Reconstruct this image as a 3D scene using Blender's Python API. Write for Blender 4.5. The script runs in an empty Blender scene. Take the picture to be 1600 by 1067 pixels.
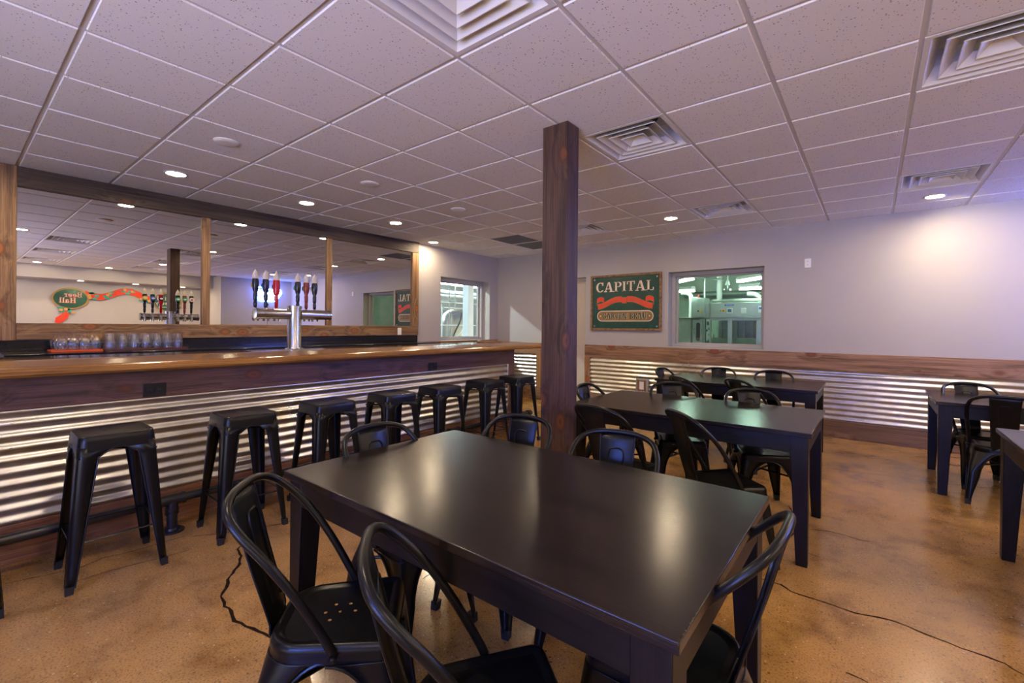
import bpy, bmesh, math, random
from mathutils import Vector, Matrix
random.seed(7)
S = bpy.context.scene
COL = S.collection
PI = math.pi

# ------------------------------------------------------------------ materials
def nmat(name):
    m = bpy.data.materials.new(name); m.use_nodes = True
    nt = m.node_tree
    for n in list(nt.nodes): nt.nodes.remove(n)
    out = nt.nodes.new('ShaderNodeOutputMaterial')
    return m, nt, out
def N(nt, t, **kw):
    n = nt.nodes.new(t)
    for k, v in kw.items():
        if k in n.inputs: n.inputs[k].default_value = v
        else: setattr(n, k, v)
    return n
def L(nt, a, b): nt.links.new(a, b)
def pbsdf(nt, out, col=(.8,.8,.8), rough=.5, metal=0., spec=.5, coat=0., coat_rough=.1):
    b = N(nt, 'ShaderNodeBsdfPrincipled')
    b.inputs['Base Color'].default_value = (*col, 1)
    b.inputs['Roughness'].default_value = rough
    b.inputs['Metallic'].default_value = metal
    b.inputs['Specular IOR Level'].default_value = spec
    b.inputs['Coat Weight'].default_value = coat
    b.inputs['Coat Roughness'].default_value = coat_rough
    L(nt, b.outputs[0], out.inputs[0]); return b
def ramp(nt, src, stops):
    r = N(nt, 'ShaderNodeValToRGB'); cr = r.color_ramp
    while len(cr.elements) < len(stops): cr.elements.new(.5)
    for e, (p, c) in zip(cr.elements, stops):
        e.position = p; e.color = (*c, 1) if len(c) == 3 else c
    L(nt, src, r.inputs[0]); return r
def objmap(nt, scale=(1,1,1)):
    tc = N(nt, 'ShaderNodeTexCoord'); mp = N(nt, 'ShaderNodeMapping')
    mp.inputs['Scale'].default_value = scale
    L(nt, tc.outputs['Object'], mp.inputs[0]); return mp.outputs[0]
def noise(nt, vec, scale, detail=4, rough=.55, dist=0.):
    n = N(nt, 'ShaderNodeTexNoise'); n.inputs['Scale'].default_value = scale
    n.inputs['Detail'].default_value = detail; n.inputs['Roughness'].default_value = rough
    n.inputs['Distortion'].default_value = dist
    L(nt, vec, n.inputs['Vector']); return n
def mixc(nt, fac, a, b, mode='MIX'):
    m = N(nt, 'ShaderNodeMix', data_type='RGBA', blend_type=mode)
    for sock, v in ((m.inputs[0], fac), (m.inputs[6], a), (m.inputs[7], b)):
        if hasattr(v, 'node'): L(nt, v, sock)
        elif isinstance(v, tuple): sock.default_value = (*v, 1)
        else: sock.default_value = v
    return m.outputs[2]
def math_(nt, op, a, b=None):
    m = N(nt, 'ShaderNodeMath', operation=op)
    for i, v in enumerate((a, b)):
        if v is None: continue
        if hasattr(v, 'node'): L(nt, v, m.inputs[i])
        else: m.inputs[i].default_value = v
    return m.outputs[0]
def bump(nt, b, h, strength=.2, dist=.005):
    bp = N(nt, 'ShaderNodeBump'); bp.inputs['Strength'].default_value = strength
    bp.inputs['Distance'].default_value = dist
    L(nt, h, bp.inputs['Height']); L(nt, bp.outputs[0], b.inputs['Normal'])

def plain(name, col, rough=.5, metal=0., spec=.5, var=.06, vscale=6., coat=0.):
    """one colour with a faint procedural mottling"""
    m, nt, out = nmat(name); b = pbsdf(nt, out, col, rough, metal, spec, coat)
    v = objmap(nt); n = noise(nt, v, vscale, 3)
    d = tuple(c*(1-var) for c in col); u = tuple(min(1, c*(1+var)) for c in col)
    r = ramp(nt, n.outputs[0], [(.3, d), (.7, u)]); L(nt, r.outputs[0], b.inputs['Base Color'])
    return m
def emit(name, col, strength):
    m, nt, out = nmat(name); e = N(nt, 'ShaderNodeEmission')
    e.inputs[0].default_value = (*col, 1); e.inputs[1].default_value = strength
    L(nt, e.outputs[0], out.inputs[0]); return m
def wood(name, axis, dark, light, knot, rough=.55, across=16., coat=0., knots=.5, spec=.4, bumps=.25, ks=1.0, coat_rough=.12):
    m, nt, out = nmat(name); b = pbsdf(nt, out, dark, rough, 0, spec, coat, coat_rough)
    sc = [across]*3; sc[axis] = .9
    v = objmap(nt, tuple(sc))
    kv = [5.5*ks]*3; kv[axis] = 3.2*ks
    k = N(nt, 'ShaderNodeTexVoronoi'); k.inputs['Scale'].default_value = 1.
    k.inputs['Randomness'].default_value = 1.
    L(nt, objmap(nt, tuple(kv)), k.inputs['Vector'])
    sel = N(nt, 'ShaderNodeSeparateColor'); L(nt, k.outputs['Color'], sel.inputs[0])
    on = math_(nt, 'LESS_THAN', sel.outputs[0], knots)
    # the grain bends round the knots
    kd = k.outputs['Distance']
    bend = N(nt, 'ShaderNodeMapRange'); bend.inputs[1].default_value = 0.; bend.inputs[2].default_value = .6
    bend.inputs[3].default_value = 1.4; bend.inputs[4].default_value = 0.; L(nt, kd, bend.inputs[0])
    bend = math_(nt, 'MULTIPLY', bend.outputs[0], on)
    add = N(nt, 'ShaderNodeVectorMath', operation='ADD'); L(nt, v, add.inputs[0])
    cmb = N(nt, 'ShaderNodeCombineXYZ')
    for i in range(3):
        if i != axis: L(nt, bend, cmb.inputs[i])
    L(nt, cmb.outputs[0], add.inputs[1])
    n1 = noise(nt, add.outputs[0], 1., 8, .62, .35)
    sc2 = [140.]*3; sc2[axis] = 2.2
    n2 = noise(nt, objmap(nt, tuple(sc2)), 1., 3, .6)
    mid = tuple((a+c)/2 for a, c in zip(dark, light))
    r = ramp(nt, n1.outputs[0], [(.30, tuple(c*.35 for c in dark)), (.42, dark), (.50, mid), (.60, light), (.74, tuple(c*.7 for c in dark))])
    f = ramp(nt, n2.outputs[0], [(.35, (.45,.45,.45)), (.6, (1.1,1.1,1.1))])
    c = mixc(nt, .8, r.outputs[0], f.outputs[0], 'MULTIPLY')
    kr = ramp(nt, kd, [(0., tuple(x*.35 for x in knot)), (.10, knot), (.19, tuple(x*.45 for x in knot)), (.30, dark)])
    km = ramp(nt, kd, [(.15, (1,1,1)), (.27, (0,0,0))])
    kf = math_(nt, 'MULTIPLY', km.outputs[0], on)
    c = mixc(nt, kf, c, kr.outputs[0])
    L(nt, c, b.inputs['Base Color'])
    h = math_(nt, 'ADD', n1.outputs[0], n2.outputs[0]); bump(nt, b, h, bumps, .004)
    return m
def glassy(name, tint=(1,1,1), refl=.06, edge=0.):
    m, nt, out = nmat(name)
    t = N(nt, 'ShaderNodeBsdfTransparent'); t.inputs[0].default_value = (*tint, 1)
    g = N(nt, 'ShaderNodeBsdfGlossy'); g.inputs['Roughness'].default_value = .02
    mx = N(nt, 'ShaderNodeMixShader')
    if edge:
        lw = N(nt, 'ShaderNodeLayerWeight'); lw.inputs[0].default_value = .35
        f = math_(nt, 'MULTIPLY_ADD', lw.outputs['Facing'], edge); f.node.inputs[2].default_value = refl
        L(nt, f, mx.inputs[0])
    else: mx.inputs[0].default_value = refl
    L(nt, t.outputs[0], mx.inputs[1]); L(nt, g.outputs[0], mx.inputs[2]); L(nt, mx.outputs[0], out.inputs[0])
    return m

M = {}
M['wall'] = plain('wall_paint', (.42,.39,.37), .6, spec=.3, var=.02, vscale=3)
M['grid'] = plain('grid_white', (.62,.60,.58), .45, var=.02)
M['plenum'] = plain('plenum_dark', (.25,.25,.26), .8)
M['white_metal'] = plain('white_enamel', (.72,.71,.70), .35, var=.03)
M['white_plastic'] = plain('white_plastic', (.8,.79,.77), .35, var=.02)
M['black_plastic'] = plain('black_plastic', (.006,.006,.008), .35, var=.1)
M['black_metal'] = plain('black_powdercoat', (.0048,.0045,.0045), 0.29, spec=.27, var=.12, vscale=30)
M['rubber'] = plain('black_rubber', (.008,.008,.009), .6)
M['pipe'] = plain('black_iron', (.012,.011,.012), .32, spec=.6, var=.2, vscale=40)
M['steel'] = plain('brushed_steel', (.62,.60,.57), .18, 1., var=.05)
M['steel_dull'] = plain('dull_steel', (.50,.53,.50), .42, .85, var=.14, vscale=3)
M['steel_dark'] = plain('dark_steel', (.34,.37,.35), .45, .6, var=.2, vscale=5)
M['brass'] = plain('brass', (.6,.42,.12), .25, 1.)
M['mirror'] = plain('mirror_silver', (.80,.80,.79), .0, 1., var=0)
M['counter'] = plain('black_laminate', (.010,.010,.013), .16, spec=.5, var=.3, vscale=60)
M['bartop_dark'] = plain('dark_bartop', (.030,.017,.010), .06, spec=.5, var=.3, vscale=20)
M['grey_grille'] = plain('grey_grille', (.16,.16,.155), .7)
M['duct'] = plain('duct_dark', (.05,.05,.055), .5)
M['orange_mat'] = plain('orange_mat', (.75,.11,.02), .5)
M['maroon_mat'] = plain('maroon_mat', (.12,.03,.025), .5)
M['sign_green'] = plain('sign_green', (.008,.050,.032), .45, var=.25, vscale=14)
M['sign_green_light'] = plain('leaf_teal', (.02,.25,.20), .5)
M['sign_cream'] = plain('sign_cream', (.80,.68,.55), .5, var=.05)
M['sign_gold'] = plain('sign_gold', (.26,.155,.05), .45, var=.15)
M['sign_tan'] = plain('hop_tan', (.55,.30,.09), .5, var=.2, vscale=40)
M['sign_red'] = plain('sign_red', (.72,.045,.02), .5, var=.1)
M['screw'] = plain('screw_zinc', (.6,.6,.6), .3, 1.)
M['crack'] = plain('crack_dark', (.018,.009,.005), .9, spec=.05)
M['glass'] = glassy('window_glass', (.97,1,.98), .05)
M['drink_glass'] = glassy('drink_glass', (.99,.99,.995), .08, .60)
M['drink_glass'].node_tree.nodes['Glossy BSDF'].inputs['Roughness'].default_value = .12
M['dark_glass'] = glassy('machine_glass', (.86,.92,.88), .07)
M['hose'] = plain('rubber_hose', (.02,.02,.022), .4)
M['bluewhite'] = plain('painted_steel_white', (.60,.68,.72), .5, var=.05)
M['room_grey'] = plain('brewery_wall', (.42,.46,.46), .6, var=.08)
M['room_green'] = plain('machine_room_wall', (.55,.62,.55), .45, var=.08)
M['yellow'] = plain('yellow_plastic', (.8,.5,.02), .4)
M['red'] = plain('red_plastic', (.7,.03,.02), .4)
M['green'] = plain('green_plastic', (.02,.3,.12), .4)
M['blue'] = plain('blue_plastic', (.01,.10,.55), .4)
M['navy'] = plain('navy_enamel', (.008,.012,.04), .25, var=.3)
M['handle_red'] = plain('red_enamel', (.50,.008,.012), .25)
M['handle_brick'] = plain('brick_red_enamel', (.20,.022,.012), .28)
M['handle_black'] = plain('black_enamel', (.010,.012,.016), .25, var=.3)
M['ivory'] = plain('ivory_cap', (.62,.56,.47), .4)
M['copper'] = plain('copper', (.5,.25,.12), .3, 1.)
M['door_paint'] = plain('door_beige', (.55,.47,.36), .5, var=.03)
M['paper'] = plain('paper', (.8,.78,.74), .6)

M['lens'] = emit('lamp_lens', (1,.79,.52), 310)
M['neon_blue'] = emit('neon_blue', (.03,.10,1.), 300)
M['neon_back'] = emit('neon_blue_back', (.03,.10,1.), 215)
M['neon_white'] = emit('neon_white', (.40,.60,1.), 60)
M['tube_green'] = emit('tube_green', (.66,1,.78), 30)
M['tube_white'] = emit('tube_white', (.80,.95,1.), 40)
M['screen'] = emit('screen_blue', (.10,.22,.28), .5)

M['column_wood'] = wood('column_wood', 2, (.050,.024,.017), (.10,.050,.032), (.16,.055,.020), .5, 16, knots=.55, spec=.45)
M['beam_wood'] = wood('beam_wood', 1, (.045,.027,.017), (.095,.062,.040), (.12,.055,.022), .55, 22, knots=.4, ks=.8)
M['board_y'] = wood('board_wood_y', 1, (.19,.100,.042), (.33,.185,.080), (.30,.105,.027), .55, 22, knots=.45)
M['board_z'] = wood('board_wood_z', 2, (.19,.100,.042), (.33,.185,.080), (.36,.12,.027), .55, 22, knots=.5)
M['cap_x'] = wood('cap_wood_x', 0, (.22,.115,.055), (.36,.20,.11), (.26,.075,.018), .6, 18, knots=.6)
M['cap_y'] = wood('cap_wood_y', 1, (.26,.135,.050), (.38,.21,.09), (.26,.075,.018), .5, 18, knots=.5)
M['trim_z'] = wood('trim_wood_z', 2, (.24,.115,.045), (.36,.19,.08), (.30,.09,.02), .55, 22, knots=.5)
M['base_x'] = wood('baseboard_wood_x', 0, (.17,.095,.05), (.27,.155,.085), (.20,.07,.02), .6, 18, knots=.55)
M['fascia'] = wood('bar_fascia_wood', 1, (.085,.038,.029), (.155,.070,.052), (.17,.050,.018), .38, 16, knots=.6, spec=.5)
M['bar_base'] = wood('bar_baseboard_wood', 1, (.19,.075,.030), (.30,.130,.052), (.20,.06,.015), .5, 22, knots=.3)
M['rail_wood'] = wood('bar_rail_wood', 1, (.25,.105,.020), (.38,.175,.040), (.30,.10,.015), .2, 10, coat=.8, knots=.0, bumps=.05, coat_rough=.16)
M['rail_wood_x'] = wood('bar_rail_wood_x', 0, (.25,.105,.020), (.38,.175,.040), (.30,.10,.015), .2, 10, coat=.8, knots=.0, bumps=.05, coat_rough=.16)
M['table'] = wood('espresso_wood', 0, (.0105,.0075,.0065), (.020,.013,.010), (.01,.008,.006), .225, 9, knots=0, spec=.36, bumps=.05)
M['table_x'] = wood('espresso_wood_x', 0, (.006,.0045,.004), (.012,.008,.0065), (.01,.008,.006), .38, 9, knots=0, spec=.25, bumps=.06)
M['table_z'] = wood('espresso_wood_z', 2, (.006,.0045,.004), (.012,.008,.0065), (.01,.008,.006), .38, 9, knots=0, spec=.25, bumps=.06)

def tile_mat():
    m, nt, out = nmat('acoustic_tile'); b = pbsdf(nt, out, (.7,.69,.67), .85, spec=.2)
    v = objmap(nt)
    vo = N(nt, 'ShaderNodeTexVoronoi'); vo.inputs['Scale'].default_value = 75; L(nt, v, vo.inputs['Vector'])
    sc = N(nt, 'ShaderNodeSeparateColor'); L(nt, vo.outputs['Color'], sc.inputs[0])
    th = math_(nt, 'MULTIPLY', sc.outputs[0], .30)
    dot = math_(nt, 'LESS_THAN', vo.outputs['Distance'], th)
    on = math_(nt, 'GREATER_THAN', sc.outputs[1], .35)
    dot = math_(nt, 'MULTIPLY', dot, on)
    n = noise(nt, v, 260, 2)
    base = ramp(nt, n.outputs[0], [(.3, (.76,.745,.73)), (.6, (.86,.845,.83))])
    c = mixc(nt, dot, base.outputs[0], (.36,.34,.33)); L(nt, c, b.inputs['Base Color'])
    bump(nt, b, n.outputs[0], .25, .002); return m
M['tile'] = tile_mat()
def floor_mat():
    m, nt, out = nmat('stained_concrete'); b = pbsdf(nt, out, (.4,.25,.1), .2, spec=.5)
    v = objmap(nt)
    n1 = noise(nt, v, .55, 5, .6, .6); n2 = noise(nt, v, 3.2, 6, .65, .3); n3 = noise(nt, v, 120, 3, .6)
    a = ramp(nt, n1.outputs[0], [(.35, (.28,.145,.038)), (.55, (.375,.205,.064)), (.7, (.31,.178,.080))])
    bb = ramp(nt, n2.outputs[0], [(.3, (.56,.52,.48)), (.5, (1,1,1)), (.7, (1.22,1.18,1.14))])
    c = mixc(nt, 1., a.outputs[0], bb.outputs[0], 'MULTIPLY')
    g = ramp(nt, n3.outputs[0], [(.36, (.62,.59,.57)), (.47, (1,1,1)), (.64, (1.13,1.10,1.06))])
    c = mixc(nt, 1., c, g.outputs[0], 'MULTIPLY')
    vo = N(nt, 'ShaderNodeTexVoronoi'); vo.inputs['Scale'].default_value = 62; L(nt, v, vo.inputs['Vector'])
    sc = N(nt, 'ShaderNodeSeparateColor'); L(nt, vo.outputs['Color'], sc.inputs[0])
    pit = math_(nt, 'MULTIPLY', math_(nt, 'LESS_THAN', vo.outputs['Distance'], math_(nt, 'MULTIPLY', sc.outputs[0], .32)), math_(nt, 'GREATER_THAN', sc.outputs[1], .50))
    patch = ramp(nt, n1.outputs[0], [(.40, (1,1,1)), (.62, (.25,.25,.25))])
    pit = math_(nt, 'MULTIPLY', pit, patch.outputs[0])
    c = mixc(nt, pit, c, (.055,.030,.016))
    lit = math_(nt, 'MULTIPLY', math_(nt, 'LESS_THAN', vo.outputs['Distance'], .22), math_(nt, 'GREATER_THAN', sc.outputs[2], .982))
    c = mixc(nt, lit, c, (.50,.36,.20)); L(nt, c, b.inputs['Base Color'])
    rr = ramp(nt, n2.outputs[0], [(.3, (.12,)*3), (.7, (.24,)*3)]); L(nt, rr.outputs[0], b.inputs['Roughness'])
    bump(nt, b, n3.outputs[0], .05, .002); return m
M['floor'] = floor_mat()
def corr_mat():
    m, nt, out = nmat('galvanised_corrugated'); b = pbsdf(nt, out, (.7,.7,.7), .32, 1.)
    v = objmap(nt); n = noise(nt, v, 9, 4); n2 = noise(nt, v, 2, 3)
    c = ramp(nt, n.outputs[0], [(.3, (.52,.50,.465)), (.7, (.66,.64,.605))]); L(nt, c.outputs[0], b.inputs['Base Color'])
    r = ramp(nt, n2.outputs[0], [(.3, (.27,)*3), (.7, (.40,)*3)]); L(nt, r.outputs[0], b.inputs['Roughness'])
    return m
M['corr'] = corr_mat()

# ------------------------------------------------------------------ mesh building
class MB:
    def __init__(s): s.v = []; s.f = []
    def add(s, vs, fs):
        o = len(s.v); s.v += [tuple(p) for p in vs]; s.f += [tuple(i+o for i in f) for f in fs]; return s
    def box(s, x0, y0, z0, x1, y1, z1):
        return s.add([(x0,y0,z0),(x1,y0,z0),(x1,y1,z0),(x0,y1,z0),(x0,y0,z1),(x1,y0,z1),(x1,y1,z1),(x0,y1,z1)],
                     [(0,3,2,1),(4,5,6,7),(0,1,5,4),(1,2,6,5),(2,3,7,6),(3,0,4,7)])
    def frustum(s, cx, cy, z0, a0, b0, z1, a1, b1, dx=0, dy=0):
        v = [(cx+sx*a0, cy+sy*b0, z0) for sx, sy in ((-1,-1),(1,-1),(1,1),(-1,1))]
        v += [(cx+dx+sx*a1, cy+dy+sy*b1, z1) for sx, sy in ((-1,-1),(1,-1),(1,1),(-1,1))]
        return s.add(v, [(0,3,2,1),(4,5,6,7),(0,1,5,4),(1,2,6,5),(2,3,7,6),(3,0,4,7)])
    def loft(s, loops, c0=True, c1=True, closed=True):
        n = len(loops[0]); vs = [p for l in loops for p in l]; fs = []
        for k in range(len(loops)-1):
            for i in range(n if closed else n-1):
                j = (i+1) % n; fs.append((k*n+i, k*n+j, (k+1)*n+j, (k+1)*n+i))
        if c0: fs.append(tuple(range(n-1, -1, -1)))
        if c1: fs.append(tuple((len(loops)-1)*n+i for i in range(n)))
        return s.add(vs, fs)
    def tube(s, pts, r, n=8, cap=True, closed=False, flat=None):
        pts = [Vector(p) for p in pts]; m = len(pts); loops = []; prev = None
        for i, p in enumerate(pts):
            if closed: t = pts[(i+1) % m]-pts[i-1]
            else: t = pts[min(i+1, m-1)]-pts[max(i-1, 0)]
            t.normalize()
            if prev is None:
                a = Vector((0,0,1)) if abs(t.z) < .9 else Vector((1,0,0))
                u = t.cross(a).normalized()
            else: u = (prev-t*prev.dot(t)).normalized()
            prev = u; w = t.cross(u)
            rr = r[i] if isinstance(r, (list, tuple)) else r
            fl = flat if flat else 1.
            loops.append([p+u*(rr*math.cos(2*PI*k/n))+w*(rr*fl*math.sin(2*PI*k/n)) for k in range(n)])
        if closed: loops.append(loops[0]); cap = False
        return s.loft(loops, cap, cap)
    def lathe(s, prof, cx=0, cy=0, n=20, z0=0, cap=True):
        return s.loft([[(cx+r*math.cos(2*PI*k/n), cy+r*math.sin(2*PI*k/n), z0+z) for k in range(n)] for r, z in prof], cap, cap)
    def prism(s, poly, fn, t):
        """2-D polygon mapped by fn(u, v, depth) and extruded from depth 0 to t"""
        n = len(poly)
        vs = [fn(u, v, 0) for u, v in poly]+[fn(u, v, t) for u, v in poly]
        fs = [tuple(range(n)), tuple(range(2*n-1, n-1, -1))]+[(i, (i+1) % n+0, (i+1) % n+n, i+n) for i in range(n)]
        return s.add(vs, fs)
    def mesh(s, name, mat, angle=35, recalc=True):
        me = bpy.data.meshes.new(name); me.from_pydata(s.v, [], s.f)
        if recalc:
            bm = bmesh.new(); bm.from_mesh(me); bmesh.ops.recalc_face_normals(bm, faces=bm.faces); bm.to_mesh(me); bm.free()
        me.materials.append(mat)
        me.shade_smooth(); me.set_sharp_from_angle(angle=math.radians(angle)); me.update()
        return me
def tag(o, label=None, cat=None, group=None, kind=None):
    if label: o['label'] = label
    if cat: o['category'] = cat
    if group: o['group'] = group
    if kind: o['kind'] = kind
    return o
def obj(name, mb, mat, parent=None, loc=None, bev=0, solid=0, angle=35, sub=0):
    me = mb if isinstance(mb, bpy.types.Mesh) else mb.mesh(name, mat, angle)
    o = bpy.data.objects.new(name, me); COL.objects.link(o)
    if parent: o.parent = parent
    if loc: o.location = loc
    if solid:
        m = o.modifiers.new('thick', 'SOLIDIFY'); m.thickness = solid; m.offset = 0
    if bev:
        m = o.modifiers.new('edge', 'BEVEL'); m.width = bev; m.segments = 2; m.limit_method = 'ANGLE'
    return o
def thing(name, label, cat, loc=(0,0,0), rz=0., group=None):
    o = bpy.data.objects.new(name, None); COL.objects.link(o); o.empty_display_size = .1
    o.location = loc; o.rotation_euler = (0, 0, rz)
    return tag(o, label, cat, group)
def struct(name, mb, mat, parent=None, bev=0, loc=None, angle=35):
    o = obj(name, mb, mat, parent, loc, bev, angle=angle)
    o['kind'] = 'structure'
    return o
def dup(root, loc, rz, label, group=None):
    r = root.copy(); COL.objects.link(r); r.location = loc; r.rotation_euler = (0, 0, rz); r['label'] = label
    if group: r['group'] = group
    def rec(a, b):
        for ch in list(a.children):
            c = ch.copy(); COL.objects.link(c); c.parent = b; rec(ch, c)
    rec(root, r); return r
def rrect(w, d, r, n=5, cx=0, cy=0, z=0):
    pts = []
    for sx, sy, a0 in ((1,1,0),(-1,1,PI/2),(-1,-1,PI),(1,-1,3*PI/2)):
        for k in range(n+1):
            a = a0+PI/2*k/n
            pts.append((cx+sx*(w/2-r)+r*math.cos(a), cy+sy*(d/2-r)+r*math.sin(a), z))
    return pts

# ------------------------------------------------------------------ room dimensions
CZ = 2.706           # ceiling
FX0, FY1 = -5.855, 6.907   # bar wall, far wall
XN, XS, XR, YJ, YB = 2.84, 3.42, 4.10, 4.92, -2.6   # wall with the blue sign, soffit face, recess wall, jog, back wall
GX, GY, T = -2.872, .395, .6096

# floor
f = MB(); f.box(FX0-.4, YB-.2, -.1, XR+.2, FY1+.4, 0); FLOOR = struct('floor', f, M['floor'])
def crack(pts, w, seed):
    rnd = random.Random(seed); P = []
    for (a, b) in zip(pts, pts[1:]):
        n = max(2, int(math.dist(a, b)/.03))
        for k in range(n): P.append((a[0]+(b[0]-a[0])*k/n, a[1]+(b[1]-a[1])*k/n))
    P.append(pts[-1]); up = []; dn = []
    for i, p in enumerate(P):
        q = P[min(i+1, len(P)-1)]; o = P[max(i-1, 0)]
        dx, dy = q[0]-o[0], q[1]-o[1]; l = math.hypot(dx, dy) or 1
        nx, ny = -dy/l, dx/l; j = rnd.uniform(-.35, .35)*w*2
        ww = 1.25*w*rnd.uniform(.5, 1.2)*(.35 if i in (0, len(P)-1) else 1)
        up.append((p[0]+nx*(ww+j), p[1]+ny*(ww+j))); dn.append((p[0]+nx*(-ww+j), p[1]+ny*(-ww+j)))
    m = MB(); n = len(P)
    m.add([(x, y, .0007) for x, y in up]+[(x, y, .0007) for x, y in dn], [(i, i+1, n+i+1, n+i) for i in range(n-1)])
    return m
CRACKS = [
 (0.006, [(-3.0, 1.15), (-2.957, 1.102), (-2.853, 1.081), (-2.762, 1.037), (-2.646, 0.941), (-2.568, 0.908), (-2.505, 0.86), (-2.403, 0.845), (-2.337, 0.848), (-2.25, 0.83), (-2.172, 0.849), (-2.092, 0.87), (-1.999, 0.883), (-1.928, 0.881), (-1.86, 0.865), (-1.795, 0.83)]),
 (0.0025, [(-3.478, 0.206), (-3.449, 0.299), (-3.412, 0.41), (-3.397, 0.489), (-3.434, 0.575), (-3.407, 0.683), (-3.397, 0.802), (-3.397, 0.965)]),
 (0.002, [(-3.229, 0.441), (-3.23, 0.567), (-3.183, 0.781), (-3.164, 0.932)]),
 (0.0028, [(-3.356, 0.987), (-3.272, 1.102), (-3.195, 1.224), (-3.111, 1.431), (-3.092, 1.552)]),
 (0.0045, [(-0.579, 2.735), (-0.41, 2.744), (-0.366, 2.749), (-0.318, 2.707), (-0.243, 2.704), (-0.143, 2.705), (-0.056, 2.694), (0.068, 2.735), (0.1, 2.737), (0.202, 2.709), (0.301, 2.687), (0.385, 2.684), (0.428, 2.674), (0.473, 2.632)]),
 (0.003, [(-0.318, 3.625), (-0.215, 3.673), (-0.13, 3.672), (-0.047, 3.649), (0.008, 3.672)]),
 (0.003, [(-0.441, 3.891), (-0.384, 3.726), (-0.336, 3.7)]),
 (0.003, [(-0.392, 3.235), (-0.293, 3.236), (-0.228, 3.221)]),
 (0.0035, [(-0.07, 2.211), (-0.034, 2.207), (-0.003, 2.196)]),
 (0.0028, [(-0.292, 5.343), (-0.096, 5.357), (0.091, 5.418), (0.269, 5.431), (0.406, 5.435), (0.566, 5.484), (0.849, 5.579), (1.004, 5.631)]),
 (0.004, [(-0.487, 4.006), (-0.448, 3.885), (-0.437, 3.723), (-0.398, 3.622), (-0.393, 3.479), (-0.409, 3.373)]),
 (0.004, [(-1.856, 1.589), (-1.873, 1.741), (-1.844, 1.999)])]
for i, (w, pts) in enumerate(CRACKS):
    struct('floor_crack', crack(pts, w, i), M['crack'], FLOOR)

# ceiling: lay-in tiles below a T grid
xs = [GX+T*k for k in range(-6, 13)]; ys = [GY+T*k for k in range(-6, 12)]
VENTS = [(-1.348,1.310),(-1.348,3.138),(-1.348,5.577),(.481,3.138),(.481,5.577),(-3.177,5.577),(.481,1.310),(2.31,1.310),(2.31,3.138)]
RETURNS = [(-4.396,5.577),(-4.396,6.186)]
c = MB(); c.box(FX0-.4, YB-.2, CZ+.30, XR+.2, FY1+.4, CZ+.36)
CEIL = struct('ceiling', c, M['plenum'])
tiles = MB(); xmax = XR
for i in range(len(xs)-1):
    for j in range(len(ys)-1):
        mx, my = (xs[i]+xs[i+1])/2, (ys[j]+ys[j+1])/2
        if any(abs(mx-a) < .1 and abs(my-b) < .1 for a, b in VENTS+RETURNS): continue
        x0, x1 = max(xs[i]+.011, FX0), min(xs[i+1]-.011, XS if my < YJ else XN)
        y0, y1 = max(ys[j]+.011, YB), min(ys[j+1]-.011, FY1)
        if x1-x0 < .02 or y1-y0 < .02: continue
        e = .004
        tiles.box(x0, y0, CZ+.002, x1, y1, CZ+.016)
        tiles.frustum((x0+x1)/2, (y0+y1)/2, CZ-.006, (x1-x0)/2-e, (y1-y0)/2-e, CZ+.002, (x1-x0)/2, (y1-y0)/2)
struct('ceiling_tiles', tiles, M['tile'], CEIL, angle=20)
g = MB()
for x in xs:
    if FX0 < x < XS: g.box(x-.012, YB, CZ+.001, x+.012, FY1 if x < XN else YJ, CZ+.012); g.box(x-.002, YB, CZ+.012, x+.002, FY1, CZ+.05)
for y in ys:
    if YB < y < FY1: g.box(FX0, y-.012, CZ+.0015, XS if y < YJ else XN, y+.012, CZ+.0125)
struct('ceiling_grid', g, M['grid'], CEIL)

# walls -------------------------------------------------------------------
def wall_with_hole(name, ax, pos, thick, a0, a1, holes, z1=CZ+.3):
    """ax 0: wall at x=pos, running in y, thick away from the room; holes (a0, a1, z0, z1)"""
    m = MB(); cuts = sorted(holes)
    def b(u0, u1, zz0, zz1):
        if u1-u0 < 1e-4 or zz1-zz0 < 1e-4: return
        if ax == 0: m.box(min(pos, pos+thick), u0, zz0, max(pos, pos+thick), u1, zz1)
        else: m.box(u0, min(pos, pos+thick), zz0, u1, max(pos, pos+thick), zz1)
    u = a0
    for h0, h1, hz0, hz1 in cuts:
        b(u, h0, 0, z1); b(h0, h1, 0, hz0); b(h0, h1, hz1, z1); u = h1
    b(u, a1, 0, z1)
    return struct(name, m, M['wall'])
W1 = (5.37, 6.655, 1.085, 2.203)      # bar wall window: y0 y1 z0 z1
W2 = (-2.443, -1.142, 1.060, 2.192)   # far wall window: x0 x1 z0 z1
D1 = (-4.79, -3.868, 0., 2.205)       # doorway
wall_with_hole('wall_bar', 0, FX0, -.34, YB-.2, FY1+.34, [W1])
wall_with_hole('wall_far', 1, FY1, .34, FX0, XR+.2, [D1, W2])
m = MB(); m.box(XN, YJ, 0, XN+.2, FY1, CZ+.3); m.box(XN+.2, YJ, 0, XR+.1, YJ+.12, CZ+.3); struct('wall_right', m, M['wall'])
m = MB(); m.box(XR, YB-.2, 0, XR+.2, YJ, CZ+.3); struct('wall_recess', m, M['wall'])
m = MB(); m.box(XS, YB, 2.39, XR, YJ, CZ+.29); struct('trim_1', m, M['wall'])
W3 = (-2.5, 3.6, .12, 2.62)  # added opening behind the camera, lets world light up onto the ceiling
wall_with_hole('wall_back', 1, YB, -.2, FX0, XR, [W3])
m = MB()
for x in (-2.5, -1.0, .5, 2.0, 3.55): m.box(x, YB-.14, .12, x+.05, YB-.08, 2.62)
m.box(-2.5, YB-.14, .12, 3.6, YB-.08, .17); m.box(-2.5, YB-.14, 2.57, 3.6, YB-.08, 2.62)
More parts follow.
